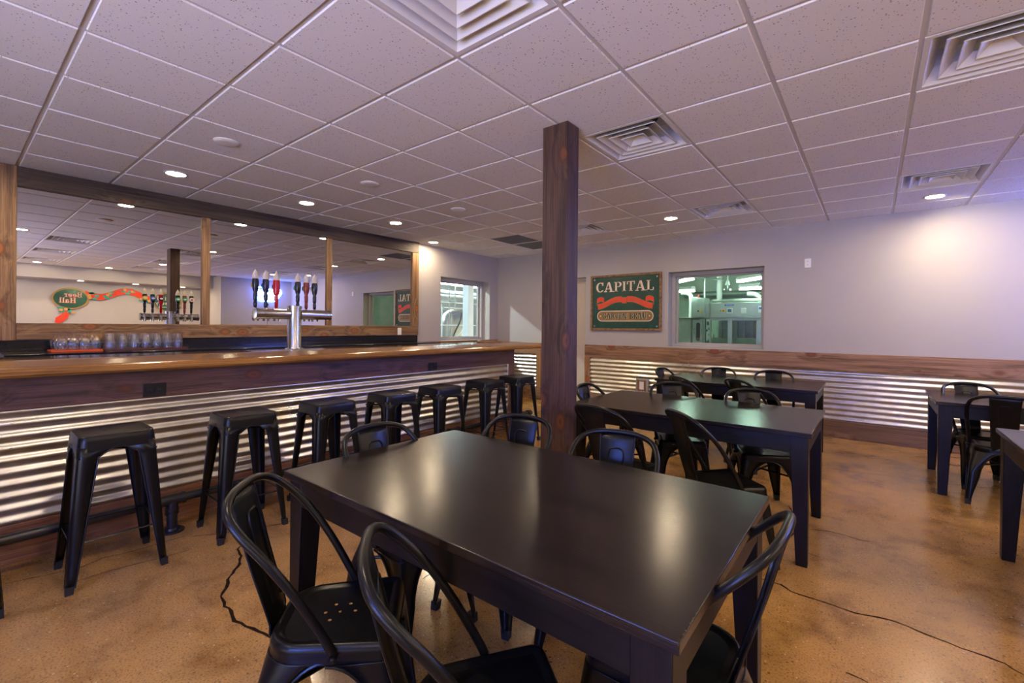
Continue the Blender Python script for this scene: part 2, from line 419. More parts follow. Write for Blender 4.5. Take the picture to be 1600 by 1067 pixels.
w3 = struct('added_window_3', m, M['black_metal'])  # frame of the added unseen window that brightens the ceiling
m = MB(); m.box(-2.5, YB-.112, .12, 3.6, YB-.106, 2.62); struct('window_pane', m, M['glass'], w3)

# windows: frame, stops and pane set back in the wall
def window(name, ax, pos, out, w):
    a0, a1, z0, z1 = w; m = MB()
    def P(d0, d1, u0, u1, q0, q1):
        p0, p1 = sorted((pos+out*d0, pos+out*d1))
        if ax == 0: m.box(p0, u0, q0, p1, u1, q1)
        else: m.box(u0, p0, q0, u1, p1, q1)
    for d0, d1, t in ((.17, .235, .050), (.235, .275, .075), (.275, .31, .050)):
        P(d0, d1, a0, a0+t, z0, z1); P(d0, d1, a1-t, a1, z0, z1); P(d0, d1, a0+t, a1-t, z0, z0+t*.8); P(d0, d1, a0+t, a1-t, z1-t, z1)
    fr = struct(name, m, M['wall'], bev=.003)
    g = MB(); p0, p1 = sorted((pos+out*.252, pos+out*.258))
    if ax == 0: g.box(p0, a0+.075, z0+.06, p1, a1-.075, z1-.075)
    else: g.box(a0+.075, p0, z0+.06, a1-.075, p1, z1-.075)
    struct('window_pane', g, M['glass'], fr)
    return fr
window('window_1', 0, FX0, -1, W1)
window('window_2', 1, FY1, 1, W2)
# door in the far wall doorway
m = MB(); x0, x1, _, zt = D1
for d0, d1, t in ((.12, .17, .045), (.17, .24, .075)):
    m.box(x0, FY1+d0, 0, x0+t, FY1+d1, zt); m.box(x1-t, FY1+d0, 0, x1, FY1+d1, zt); m.box(x0+t, FY1+d0, zt-t, x1-t, FY1+d1, zt)
dr = struct('door_1', m, M['door_paint'], bev=.004)
m = MB(); m.box(x0+.075, FY1+.19, .008, x1-.075, FY1+.235, zt-.075); struct('door_slab', m, M['door_paint'], dr)
m = MB(); m.tube([(x0+.15, FY1+.19, 1.0), (x0+.15, FY1+.13, 1.0), (x0+.27, FY1+.125, 1.0)], .010, 8); struct('door_handle', m, M['steel'], dr)

# wainscot -----------------------------------------------------------------
def corrugated(ax, pos, out, a0, a1, z0, z1, pitch=.0678, amp=.009, n=10, skip=()):
    m = MB(); rows = int((z1-z0)/pitch*n); loops = []
    for k in range(rows+1):
        z = z0+(z1-z0)*k/rows; d = amp*(1+math.sin(2*PI*(z-z0)/pitch))
        p = pos+out*(.002+d)
        loops.append([(p, a0, z), (p, a1, z)] if ax == 0 else [(a0, p, z), (a1, p, z)])
    m.loft(loops, False, False, closed=False); return m
SCREW = MB().tube([(0,0,0),(0,0,.006)], [.008,.005], 6).mesh('screw', M['screw'])
def screws(parent, ax, pos, out, a0, a1, z0, z1, off=(0,0,0), step=.62, pitch=.0678):
    u = a0+.30
    while u < a1:
        for k in range(5):
            z = z0+pitch*(.25+2*k)
            if z > z1: continue
            p = pos+out*.020
            o = bpy.data.objects.new('screw', SCREW); COL.objects.link(o); o.parent = parent
            o.location = Vector((p, u, z) if ax == 0 else (u, p, z))-Vector(off)
            o.rotation_euler = (0, PI/2*out, 0) if ax == 0 else (-PI/2*out, 0, 0)
        u += step
BZ, MZ, WZ = .213, .838, 1.043
def wains(tagname, x0, x1, post_l, post_r):
    m = MB(); m.box(x0, FY1-.030, MZ-.005, x1, FY1-.001, WZ); struct('trim_%d' % tagname, m, M['cap_x'], bev=.004)
    m = MB(); m.box(x0, FY1-.030, 0, x1, FY1-.001, BZ); struct('baseboard_far' if tagname == 2 else 'baseboard_corner', m, M['base_x'], bev=.004)
    s0, s1 = x0+(.10 if post_l else 0), x1-(.10 if post_r else 0)
    for k, (p, a, b) in enumerate(((post_l, x0, x0+.10), (post_r, x1-.10, x1))):
        if p: m = MB(); m.box(a, FY1-.030, BZ, b, FY1-.001, MZ-.005); struct('trim_%d' % (tagname+1), m, M['trim_z'], bev=.004)
    c = struct('trim_%d' % (tagname+2), corrugated(1, FY1, -1, s0, s1, BZ, MZ), M['corr'])
    screws(c, 1, FY1, -1, s0, s1, BZ, MZ)
wains(2, D1[1], XN, True, False)
wains(5, FX0+.002, D1[0], False, True)
m = MB(); m.box(FX0+.001, 4.86, 1.0, FX0+.030, FY1-.03, 1.083); struct('trim_8', m, M['cap_y'], bev=.004)
m = MB(); m.box(FX0+.001, 4.86, 0, FX0+.028, FY1-.03, 1.0); struct('trim_9', m, M['base_x'])

# ------------------------------------------------------------------ mirror wall
MX = FX0
mir = thing('wall_mirror', 'long three-pane bar mirror in a rough brown timber frame behind the bar', 'mirror', (MX, 2.5, 1.185))
def mp(name, y0, y1, z0, z1, d0, d1, mat, bev=.004):
    b = MB(); b.box(d0, y0-2.5, z0-1.185, d1, y1-2.5, z1-1.185); return obj(name, b, mat, mir, bev=bev)
for a, b in ((.39, 1.785), (1.86, 3.25), (3.325, 4.72)): mp('mirror_pane', a, b, 1.33, 2.54, .002, .025, M['mirror'], 0)
mp('top_beam', .395, 4.84, 2.526, 2.699, .002, .055, M['beam_wood'])
mp('bottom_board', .395, 4.84, 1.190, 1.338, .002, .050, M['board_y'])
mp('post', .20, .395, 1.185, 2.699, .002, .058, M['board_z']); mp('post', 4.708, 4.84, 1.338, 2.526, .002, .052, M['board_z'])
mp('mullion', 1.782, 1.863, 1.338, 2.526, .026, .048, M['board_z']); mp('mullion', 3.247, 3.328, 1.338, 2.526, .026, .048, M['board_z'])

def outlet(name, label, ax, pos, out, u, z, w, h, mat, horiz=False, cat='outlet'):
    """wall plate with two receptacles"""
    loc = (pos, u, z) if ax == 0 else (u, pos, z)
    t = thing(name, label, cat, loc)
    def b(u0, u1, q0, q1, d0, d1):
        m = MB(); p0, p1 = sorted((out*d0, out*d1))
        if ax == 0: m.box(p0, u0, q0, p1, u1, q1)
        else: m.box(u0, p0, q0, u1, p1, q1)
        return m
    obj('cover_plate', b(-w/2, w/2, -h/2, h/2, .001, .008), mat, t, bev=.003)
    for s in (-1, 1):
        du, dz = (s*w*.2, 0) if horiz else (0, s*h*.19)
        r = .016
        o = obj('receptacle', b(du-r, du+r, dz-r*.9, dz+r*.9, .008, .011), mat, t, bev=.004)
        k = b(du-.007, du-.004, dz-.004, dz+.006, .011, .0115); k.add(*[b(du+.004, du+.007, dz-.004, dz+.006, .011, .0115).v, b(0,1,0,1,0,1).f])
        obj('slot', k, M['duct'], o)
    return t
outlet('power_outlet', 'white power outlet high on the far wall right of the window', 1, FY1, -1, -.650, 2.188, .072, .118, M['white_plastic'])
outlet('power_outlet', 'white power outlet on the board under the right mirror pane', 0, MX+.050, 1, 4.46, 1.253, .072, .110, M['white_plastic'])
t = thing('power_outlet', 'small outlet in a grey box with brown backing on the corrugated wainscot', 'outlet', (-2.83, FY1-.022, .43))
b = MB(); b.box(-.10,-.035,-.10,.10,.0,.11)
obj('box', b, M['steel_dull'], t, bev=.004)
b = MB(); b.box(-.07,-.038,-.085,.07,-.034,.085); obj('backing', b, M['trim_z'], t)
b = MB(); b.box(-.035,-.044,-.06,.035,-.037,.06); obj('cover_plate', b, M['white_plastic'], t, bev=.003)

# ------------------------------------------------------------------ bar
Y0, Y1 = -2.2, 4.76; BX = -3.74
bar = thing('bar_counter', 'long bar with glossy wooden top and corrugated metal front', 'bar', (BX, 2., 0))
def bp(name, mb, mat, bev=0, par=None):
    mb.v = [(x-BX, y-2., z) for x, y, z in mb.v]; return obj(name, mb, mat, par or bar, bev=bev)
b = MB(); b.box(-4.45, Y0, 0, BX-.028, Y1-.03, 1.035); bp('body', b, M['base_x'])
b = MB(); b.box(BX-.028, Y0, .0, BX, Y1, .215); bp('baseboard', b, M['bar_base'], .004)
b = MB(); b.box(BX-.028, Y0, .852, BX, Y1, 1.04); bp('fascia_board', b, M['fascia'], .004)
cp = bp('corrugated_panel', corrugated(0, BX-.028, 1, Y0, Y1-.14, .215, .852), M['corr'])
screws(cp, 0, BX-.028, 1, Y0+.28, Y1-.14, .215, .852, (BX, 2., 0))
b = MB(); b.box(BX-.028, Y1-.14, .215, BX+.001, Y1-.115, .852); bp('corner_channel', b, M['steel'], .002)
b = MB(); b.box(BX-.028, Y1-.115, .215, BX, Y1, .852); bp('end_post', b, M['fascia'], .003)
b = MB(); b.box(-4.62, Y0, 1.04, -3.74, 5.14, 1.105); bp('bar_top', b, M['bartop_dark'], .003)
prof = [(-3.78,1.042),(-3.60,1.042),(-3.578,1.046),(-3.566,1.060),(-3.566,1.076),(-3.578,1.090),(-3.602,1.098),(-3.64,1.105),(-3.70,1.117),(-3.745,1.126),(-3.77,1.129),(-3.785,1.125),(-3.79,1.112),(-3.79,1.104)]
b = MB(); ye = 5.20
b.loft([[(x, Y0, z) for x, z in prof], [(x, ye-(-3.566-x)*1.0, z) for x, z in prof]], True, True)
bp('bar_rail', b, M['rail_wood'])
b = MB(); b.loft([[(-3.566-(-3.566-x)*1.0, ye-(-3.566-x), z) for x, z in prof], [(-4.63, ye-(-3.566-x), z) for x, z in prof]], True, True)
bp('end_rail', b, M['rail_wood_x'])
for nm, lb, y, z, w, h in (('power_outlet', 'black outlet on the bar front above the nearest stools', .880, .9035, .124, .085), ('power_outlet', 'black outlet on the bar front toward the far end', 3.32, .904, .124, .078)):
    outlet(nm, lb, 0, BX, 1, y, z, w, h, M['black_plastic'], True)

# foot rail
fr = thing('foot_rail', 'black iron pipe foot rail along the bar base', 'foot rail', (-3.54, 2., 0))
b = MB(); b.tube([(0, Y0-2, .205), (0, 2.80, .205)], .0275, 14); obj('pipe', b, M['pipe'], fr)
for y in (-.75, .93, 2.20, 3.45, 4.62):
    b = MB(); b.tube([(0, y-2, .012), (0, y-2, .18)], .030, 14); b.tube([(0, y-2, .115), (0, y-2, .125)], .038, 14)
    st = obj('stand', b, M['pipe'], fr)
    b = MB(); b.lathe([(.068,0),(.068,.010),(.045,.014),(.040,.03),(.031,.032)], 0, y-2, 20)
    for k in range(4): b.lathe([(.009,0),(.009,.016),(.0,.016)], .053*math.cos(PI/4+k*PI/2), y-2+.053*math.sin(PI/4+k*PI/2), 6)
    obj('flange', b, M['pipe'], st)
    b = MB(); b.tube([(0, y-2-.07, .205), (0, y-2-.058, .205), (0, y-2-.0575, .205), (0, y-2+.0575, .205), (0, y-2+.058, .205), (0, y-2+.07, .205)], [.039,.039,.034,.034,.039,.039], 14)
    b.tube([(0, y-2, .205), (0, y-2, .15), (0, y-2, .149), (0, y-2, .138)], [.034,.034,.039,.039], 14); obj('tee', b, M['pipe'], fr)
b = MB(); b.tube([(0,2.79,.205),(0,2.85,.205)], .040, 14); obj('end_cap', b, M['pipe'], fr)

# back counter with splash
bc = thing('back_counter', 'black back bar counter with low splash under the mirror', 'counter', (-5.55, 2.5, 0))
b = MB(); b.box(-.302, .295-2.5, 1.055, .30, 4.815-2.5, 1.09); obj('worktop', b, M['counter'], bc, bev=.004)
b = MB(); b.box(-.302, .20-2.5, 1.09, -.272, 4.84-2.5, 1.185); obj('splash', b, M['counter'], bc, bev=.003)
b = MB(); b.box(-.300, .32-2.5, 0, .26, 4.80-2.5, 1.055); obj('cabinet', b, M['bar_base'], bc)

# glasses and mats
def mat_thing(label, y0, y1, x0, x1, mat, nm):
    t = thing('bar_mat', label, 'bar mat', ((x0+x1)/2, (y0+y1)/2, 1.09))
    w, d = (x1-x0)/2, (y1-y0)/2
    b = MB(); b.box(-w,-d,.0005,w,d,.008); obj('base', b, mat, t, bev=.002)
    r = MB(); b.box
    n = int((y1-y0)/.022)
    for k in range(n+1):
        y = -d+.004+(2*d-.008)*k/n; r.box(-w+.003, y-.003, .008, w-.003, y+.003, .016)
    r.box(w-.006,-d,.008,w,d,.016); r.box(-w,-d,.008,-w+.006,d,.016)
    obj('ribs', r, mat, t)
mat_thing('orange ribbed bar mat under the stemmed glasses', .575, .905, -5.70, -5.45, M['orange_mat'], 'o')
mat_thing('maroon ribbed bar mat under the straight glasses', .920, 1.555, -5.70, -5.45, M['maroon_mat'], 'm')
b = MB()   # stemmed beer glass, upside down
b.lathe([(.030,.0),(.034,.02),(.037,.045),(.034,.07),(.020,.090),(.006,.098),(.005,.125),(.008,.130),(.030,.134),(.032,.137),(.0,.138)], n=16, cap=False)
b.lathe([(.028,.0),(.032,.02),(.035,.045),(.032,.068),(.018,.086),(.0,.090)], n=16, cap=False)
b.v = [(x*1.06, y*1.06, z*1.16) for x, y, z in b.v]
ga = b.mesh('stemmed_glass', M['drink_glass'], 60)
b = MB()
b.lathe([(.040,0),(.039,.045),(.0405,.052),(.038,.058),(.030,.132),(.028,.142),(.0,.143)], n=16, cap=False)
b.lathe([(.0375,0),(.0365,.045),(.036,.056),(.0275,.128),(.0,.130)], n=16, cap=False)
gb = b.mesh('pint_glass', M['drink_glass'], 60)
def put(mesh, nm, x, y, label, cat, group):
    o = bpy.data.objects.new(nm, mesh); COL.objects.link(o); o.location = (x, y, 1.1065); tag(o, label, cat, group)
for i in range(4):
    for j in range(3):
        put(ga, 'stemmed_glass', -5.665+.084*j, .622+.0725*i+.012*j, 'clear stemmed glass upside down on the orange bar mat', 'glass', 'stemmed glasses on the orange mat')
for i in range(7):
    for j in range(3):
        put(gb, 'pint_glass', -5.660+.084*j, .965+.0865*i, 'clear straight glass upside down on the maroon bar mat', 'glass', 'straight glasses on the maroon mat')

# tap tower
TX, TY, TZ = -4.05, 1.96, 1.105
tt = thing('tap_tower', 'steel T-shaped beer tap tower with six handles', 'tap tower', (TX, TY, TZ))
b = MB(); b.lathe([(.085,.012),(.085,.018),(.062,.022),(.060,.03),(.057,.04),(.057,.385),(.060,.387),(.060,.405),(.050,.408)], n=28); obj('column', b, M['steel'], tt)
b = MB()
b.lathe([(.084,.0),(.085,.012)], n=28)
obj('base_plate', b, M['steel'], tt)
for k in range(8): b = MB(); b.lathe([(.008,.018),(.008,.030),(.0,.031)], .073*math.cos(k*PI/4), .073*math.sin(k*PI/4), 6); obj('bolt', b, M['steel'], tt)
for s in (-1, 1):
    b = MB(); b.tube([(0, s*.05, .33), (0, s*.315, .33), (0, s*.3151, .33), (0, s*.335, .33), (0, s*.336, .33)], [.044,.044,.048,.048,.040], 24); obj('arm', b, M['steel'], tt)
HND = [(-.300, M['navy'], M['yellow'], 'navy tap handle with a yellow oval badge'), (-.215, M['navy'], M['blue'], 'dark blue tap handle with a blue badge'), (-.125, M['handle_red'], M['navy'], 'bright red tap handle'),
       (.065, M['handle_black'], M['green'], 'black tap handle with a green badge'), (.145, M['handle_brick'], M['green'], 'brick red tap handle'), (.225, M['handle_black'], M['paper'], 'black tap handle with a pale badge')]
for y, hm, bm_, lb in HND:
    b = MB(); b.tube([(-.04, y, .33), (-.085, y, .33), (-.105, y, .315), (-.115, y, .27)], [.014,.014,.013,.010], 10)
    b.tube([(-.04, y, .33), (-.052, y, .33)], .022, 12); b.lathe([(.012,.36),(.009,.375),(.007,.395)], -.075, y, 10); b.tube([(-.078,y,.33),(-.075,y,.365)], .010, 8)
    b.tube([(-.02, y, .30), (-.02, y, .268)], [.012, .006], 8)
    fc = obj('faucet', b, M['steel'], tt)
    b = MB()
    pr = [(.007,.380),(.014,.392),(.015,.43),(.011,.440),(.016,.452),(.017,.500),(.014,.512),(.022,.535),(.027,.575),(.027,.612),(.022,.632)]
    if hm is M['handle_red']: pr = [(.007,.380),(.014,.390),(.015,.50),(.024,.508),(.029,.55),(.030,.59),(.026,.632)]
    b.lathe(pr, -.075, y, 14)
    h = obj('tap_handle', b, hm, tt); tag(h, lb)
    b = MB(); b.lathe([(.027,.630),(.027,.640),(.023,.644),(.025,.648),(.023,.668),(.019,.672),(.020,.676),(.014,.690),(.007,.698),(.006,.708),(.0,.712)], -.075, y, 16); tag(obj('finial', b, M['ivory'], h), 'ivory cap')
    b = MB(); b.tube([(-.098, y, .575), (-.106, y, .575)], [.030, .026], 20); obj('badge', b, bm_, h)
    b = MB(); b.tube([(-.106, y, .575), (-.1075, y, .575)], [.019, .018], 20, flat=.6); obj('badge_emblem', b, M['paper'] if bm_ is not M['paper'] else M['handle_red'], h)
dt = MB(); dt.box(-.16,-.33,.0005,.16,.33,.012); dtm = thing('drip_tray', 'flat steel drip tray under the tap tower', 'drip tray', (TX, TY-.01, TZ))
obj('tray', dt, M['steel'], dtm, bev=.003)
b = MB()
for k in range(20): b.box(-.145, -.315+.033*k-.002, .012, -.065, -.315+.033*k+.002, .0145)
obj('grate', b, M['steel'], dtm)

# ------------------------------------------------------------------ timber post
tp = MB(); tp.box(-.098,-.073,0,.098,.073,2.699)
tag(obj('timber_post', tp, M['column_wood'], None, (-1.668, 2.616, 0), bev=.004), 'rough dark brown square timber post from floor to ceiling', 'post')

# ------------------------------------------------------------------ sheet-metal legs shared by stools and chairs
def sheet_leg(sx, sy, top, bot, zt, zb, half, w_mid, w_bot, t_arch, bead=.0035, rows=16, r=.018):
    """corner leg folded from sheet: two wings that meet at a rounded edge; wings widen to the apron at the top"""
    m = MB(); loops = []; eA = []; eB = []
    for k in range(rows+1):
        t = k/rows
        if t < t_arch*1.0:
            q = t/t_arch; t2 = t_arch*(q**1.7); t = t2
        cx = top[0]+(bot[0]-top[0])*t; cy = top[1]+(bot[1]-top[1])*t; z = zt+(zb-zt)*t
        w = []
        for h in half:
            if t <= t_arch:
                q = t/t_arch; w.append(w_mid+(h-w_mid)*(1-math.sqrt(max(0, 1-(1-q)**2))))
            else: w.append(w_mid+(w_bot-w_mid)*(t-t_arch)/(1-t_arch))
        rr = min(r[1]+(r[0]-r[1])*max(0, 1-t/.42)**1.3 if isinstance(r, tuple) else r, .92*min(w)); P = [(cx-sx*w[0], cy, z)]
        for i in range(6):
            a = PI/2*i/5
            P.append((cx-sx*rr+sx*rr*math.sin(a), cy-sy*rr+sy*rr*math.cos(a), z))
        P.append((cx, cy-sy*w[1], z)); loops.append(P); eA.append(P[0]); eB.append(P[-1])
    m.loft(loops, False, False, closed=False)
    m.tube(eA, bead, 6); m.tube(eB, bead, 6)
    return m
def foot(sx, sy, bot, w, h=.05):
    m = MB(); x, y = bot
    m.frustum(x-sx*w/2, y-sy*w/2, .0, w/2+.001, w/2+.001, h, w/2+.003, w/2+.003, dx=-sx*.003, dy=-sy*.003); return m

# bar stool ----------------------------------------------------------------
SL = ['black metal bar stool cut off at the left edge of the photo', 'nearest whole black metal bar stool at the bar, left of the floor flange', 'second whole black bar stool from the left, behind the front-left chair',
      'third whole black bar stool from the left along the bar', 'fourth whole black bar stool from the left along the bar', 'fifth whole black bar stool from the left along the bar',
      'second black bar stool from the far end of the bar', 'farthest black bar stool at the far end of the bar']
def make_stool():
    t = thing('bar_stool', SL[0], 'bar stool', (0,0,0), 0, 'black bar stools along the bar')
    hs = .76; w = .315
    b = MB(); loops = [rrect(w+.012, w+.012, .045, 6, z=hs-.075), rrect(w+.004, w+.004, .042, 6, z=hs-.03), rrect(w, w, .042, 6, z=hs-.012), rrect(w-.008, w-.008, .040, 6, z=hs-.003), rrect(w-.03, w-.03, .034, 6, z=hs), rrect(w-.06, w-.06, .03, 6, z=hs-.003)]
    b.loft(loops, False, True); st = obj('seat', b, M['black_metal'], t, angle=50)
    b = MB(); b.loft([rrect(.014, .085, .007, 4, z=hs-.0028), rrect(.010, .081, .005, 4, z=hs-.0018)], False, True); obj('hand_slot', b, M['rubber'], st)
    for sx in (-1, 1):
        for sy in (-1, 1):
            l = obj('leg', sheet_leg(sx, sy, (sx*.160, sy*.160), (sx*.205, sy*.205), hs-.055, .03, (.157,.157), .084, .034, .035, .0025, 12, .03), M['black_metal'], t, solid=.002, angle=45)
            obj('foot_cap', foot(sx, sy, (sx*.206, sy*.206), .028, .04), M['rubber'], l)
    zs = .235; q = .205-.045*(zs-.03)/.68
    for a, c in (((-q,-q),(q,-q)), ((q,-q),(q,q)), ((q,q),(-q,q)), ((-q,q),(-q,-q))):
        b = MB(); b.tube([(a[0]*.93, a[1]*.93, zs), (c[0]*.93, c[1]*.93, zs)], .009, 8, flat=.45); obj('footrest', b, M['black_metal'], t)
    b = MB(); zz = .655; q = .160
    b.tube([(-q,-q,zz),(q,q,zz)], .006, 6); b.tube([(-q,q,zz),(q,-q,zz)], .006, 6); obj('cross_brace', b, M['black_metal'], t)
    return t
stool = make_stool()
SY = [-.026, .588, 1.255, 1.850, 2.452, 3.016, 3.668, 4.226]
stool.location = (-3.285, SY[0], 0)
for k in range(1, 8): dup(stool, (-3.285, SY[k], 0), random.uniform(-.03, .03), SL[k])

# chair ----------------------------------------------------------------------
def seat_outline(ins, z, n=6):
    P = []
    for (cx, cy, r, a0) in ((.178-.035, .178-.035, .035, 0), (-.178+.035, .178-.035, .035, PI/2), (-.160+.105, -.178+.105, .105, PI), (.160-.105, -.178+.105, .105, 1.5*PI)):
        for k in range(n+1):
            a = a0+PI/2*k/n; rr = max(.004, r-ins); P.append((cx+rr*math.cos(a), cy+rr*math.sin(a), z))
    return P
def chair_seat_mesh():
    z = .45; b = MB()
    b.loft([seat_outline(-.008, z-.052), seat_outline(-.004, z-.030), seat_outline(-.005, z-.026), seat_outline(-.002, z-.012), seat_outline(.003, z-.003), seat_outline(.009, z), seat_outline(.018, z-.002), seat_outline(.025, z-.007), seat_outline(.034, z-.009)], False, False)
    me = b.mesh('seat', M['black_metal'], 50)
    bm = bmesh.new(); bm.from_mesh(me)
    # pierced panel: outline with seven small holes
    def ring(pts):
        vs = [bm.verts.new(p) for p in pts]; return [bm.edges.new((vs[i], vs[(i+1) % len(vs)])) for i in range(len(vs))]
    es = ring(seat_outline(.034, z-.009))
    hs = [(0, 0)]+[(.045*math.cos(PI/3*k+.5), .045*math.sin(PI/3*k+.5)) for k in range(6)]
    for hx, hy in hs: es += ring([(hx+.0055*math.cos(2*PI*k/8), hy+.0055*math.sin(2*PI*k/8), z-.009) for k in range(8)])
    bmesh.ops.triangle_fill(bm, use_beauty=True, edges=es, normal=(0,0,1))
    bm.to_mesh(me); bm.free(); me.shade_smooth(); me.set_sharp_from_angle(angle=math.radians(50)); return me
def spl(pts, n=6):
    """Catmull-Rom through pts"""
    P = [Vector(p) for p in pts]; P = [P[0]*2-P[1]]+P+[P[-1]*2-P[-2]]; out = []
    for i in range(1, len(P)-2):
        for k in range(n):
            t = k/n; a, b_, c, d = P[i-1], P[i], P[i+1], P[i+2]
            out.append(.5*((2*b_)+(c-a)*t+(2*a-5*b_+4*c-d)*t*t+(3*b_-a-3*c+d)*t**3))
    out.append(P[-2]); return out
def back_y(z):   # lean of the splat: seat rear to arch top
    q = (z-.44)/.41
    return -.172-.028*math.sin(min(1, max(0, q*1.6))*PI/2)-.085*max(0, q)**1.4
def make_chair():
    t = thing('metal_chair', 'x', 'chair', (0,0,0), 0, 'black metal chairs around the tables')
    st = obj('seat', chair_seat_mesh(), None, t)
    for sx in (-1, 1):
        for sy, top, bot, hl, rt_ in ((1, (.186,.186), (.212,.224), (.186,.186), .043), (-1, (.168,-.186), (.205,-.240), (.168,.186), .112)):
            l = obj('leg', sheet_leg(sx, sy, (sx*top[0], top[1]), (sx*bot[0], bot[1]), .404, .03, hl, .058, .026, .50, .0035, 20, (rt_, .020)), M['black_metal'], t, solid=.002, angle=45)
            obj('foot_cap', foot(sx, sy, (sx*bot[0], bot[1]), .030, .04), M['rubber'], l)
    for a, c in (((.17,.19),(-.16,-.19)), ((-.17,.19),(.16,-.19))):
        b = MB(); b.tube([(a[0],a[1],.30),(c[0],c[1],.30)], .007, 8); obj('cross_brace', b, M['black_metal'], t)
    pts = [(.183,.020,.425),(.186,.0,.47),(.196,-.075,.60),(.203,-.150,.705),(.197,-.215,.775),(.165,-.262,.822),(.095,-.285,.846),(0,-.290,.852)]
    pts = [(x*.97, y, z) for x, y, z in pts]
    pts = pts+[(-x, y, z) for x, y, z in pts[-2::-1]]
    P = spl(pts, 6); r = [.0125]*len(P); r[0] = r[-1] = .008; r[1] = r[-2] = .010
    b = MB(); b.tube(P, r, 12)
    fr = obj('back_frame', b, M['black_metal'], t, angle=60)
    for s in (-1, 1):
        b = MB(); b.tube([(s*.172, .020, .425), (s*.196, .020, .425), (s*.1961, .020, .425), (s*.200, .020, .425)], [.010, .010, .007, .004], 10); obj('bolt', b, M['black_metal'], fr)
    # splat
    b = MB(); loops = []
    for k in range(15):
        z = .425+.42*k/14; w = .062+.020*(k/14); y = back_y(z)
        if z < .45: y = -.176
        loops.append([(w*u, y-.010*(u*u), z) for u in (-1,-.92,-.6,-.3,0,.3,.6,.92,1)])
    b.loft(loops, False, False, closed=False)
    for s in (-1, 1): b.tube([l[0 if s < 0 else -1] for l in loops], .003, 6)
    sp = obj('splat', b, M['black_metal'], t, solid=.002, angle=60)
    b = MB(); R = []
    for z in (.50,.56,.62,.68,.73,.755): R.append((.030+.006*(z-.5)/.25, back_y(z)-.0005, z))
    R += [(.030, back_y(.772), .772), (.018, back_y(.780)+.001, .780)]
    R = R+[(-x, y, z) for x, y, z in R[::-1]]
    b.tube([(x, y+.001, z) for x, y, z in R], .0045, 6); obj('pressed_rib', b, M['black_metal'], sp)
    return t
chair = make_chair()
CH = [ # label, x, y, heading in degrees (clockwise from the far wall direction)
 ('black metal chair at the left of the near side of the front table', -1.305, .785, 43),
 ('black metal chair nearest the camera, mid near side of the front table', -.700, .815, 38),
 ('black metal chair at the right end of the front table, arched back past its edge', -.450, 1.305, 270),
 ('black metal chair at the left end of the front table, back toward the stools', -1.625, 1.315, 90),
 ('black metal chair beyond the front table, just left of the timber post', -1.45, 1.700, 172),
 ('black metal chair with blue-lit splat beyond the front table, right of the post', -.875, 1.700, 168),
 ('black metal chair on the near side of the middle table, beside the timber post', -1.290, 2.790, 12),
 ('black metal chair on the near side of the middle table, toward its right end', -.700, 2.890, 43),
 ('black metal chair beyond the middle table, the left one', -1.250, 3.800, 150),
 ('black metal chair beyond the middle table, nearest its right legs', -.640, 3.800, 152),
 ('black metal chair at the left end of the middle table, behind the post', -1.650, 3.430, 90),
 ('black metal chair on the near side of the back table, toward its left end', -1.360, 4.830, 38),
 ('black metal chair on the near side of the back table, toward its right end', -.850, 4.960, 38),
 ('black metal chair between the back table and the corrugated wall, left one', -1.440, 5.700, 172),
 ('black metal chair between the back table and the corrugated wall, right one', -.840, 5.720, 170),
 ('black metal chair at the left end of the back table, by the outlet box', -1.730, 5.420, 95),
 ('black metal chair between the right back table and the corrugated wall', .760, 5.640, 165),
 ('black metal chair with its back to the camera at the right back table', .800, 5.170, 5),
 ('black metal chair cut off at the right edge, behind the right front table', .950, 3.760, 183),
]
for k, (lb, x, y, hd) in enumerate(CH):
    if k == 0: chair.location = (x, y, 0); chair.rotation_euler = (0, 0, -math.radians(hd)); chair['label'] = lb
    else: dup(chair, (x, y, 0), -math.radians(hd), lb)

# tables -----------------------------------------------------------------------
def make_table(label, w=1.565, d=.945):
    t = thing('dining_table', label, 'table', (0,0,0), 0, 'dark wooden dining tables')
    b = MB(); b.box(-w/2,-d/2,.733,w/2,d/2,.76); obj('tabletop', b, M['table'], t, bev=.003)
    a = .018; lw = .088
    for s in (-1, 1):
        b = MB(); b.box(-w/2+lw, s*(d/2-a-.012)-.011, .635, w/2-lw, s*(d/2-a-.012)+.011, .733); obj('apron', b, M['table_x'], t, bev=.002)
        b = MB(); b.box(s*(w/2-a-.012)-.011, -d/2+lw, .635, s*(w/2-a-.012)+.011, d/2-lw, .733); obj('apron', b, M['table_z'], t, bev=.002)
    for sx in (-1, 1):
        for sy in (-1, 1):
            b = MB(); x, y = sx*(w/2-a), sy*(d/2-a); n = .056
            def c(q): return [(x, y), (x-sx*q, y), (x-sx*q, y-sy*q), (x, y-sy*q)]
            b.loft([[(p[0], p[1], z) for p in c(q)] for z, q in ((0, n), (.62, lw), (.733, lw))], True, True)
            obj('leg', b, M['table_z'], t, bev=.003)
    return t
tab = make_table('dark wooden table nearest the camera, front and centre')
tab.location = (-1.058, 1.325, 0)
dup(tab, (-1.040, 3.480, 0), 0, 'dark wooden table in the middle with a green window glare on its top')
dup(tab, (-1.175, 5.580, 0), 0, 'dark wooden table at the back under the brewery window')
dup(tab, (1.195, 5.530, 0), 0, 'dark wooden table at the right, close to the corrugated wall')
dup(tab, (1.368, 3.470, 0), 0, 'dark wooden table cut off at the right edge of the photo')

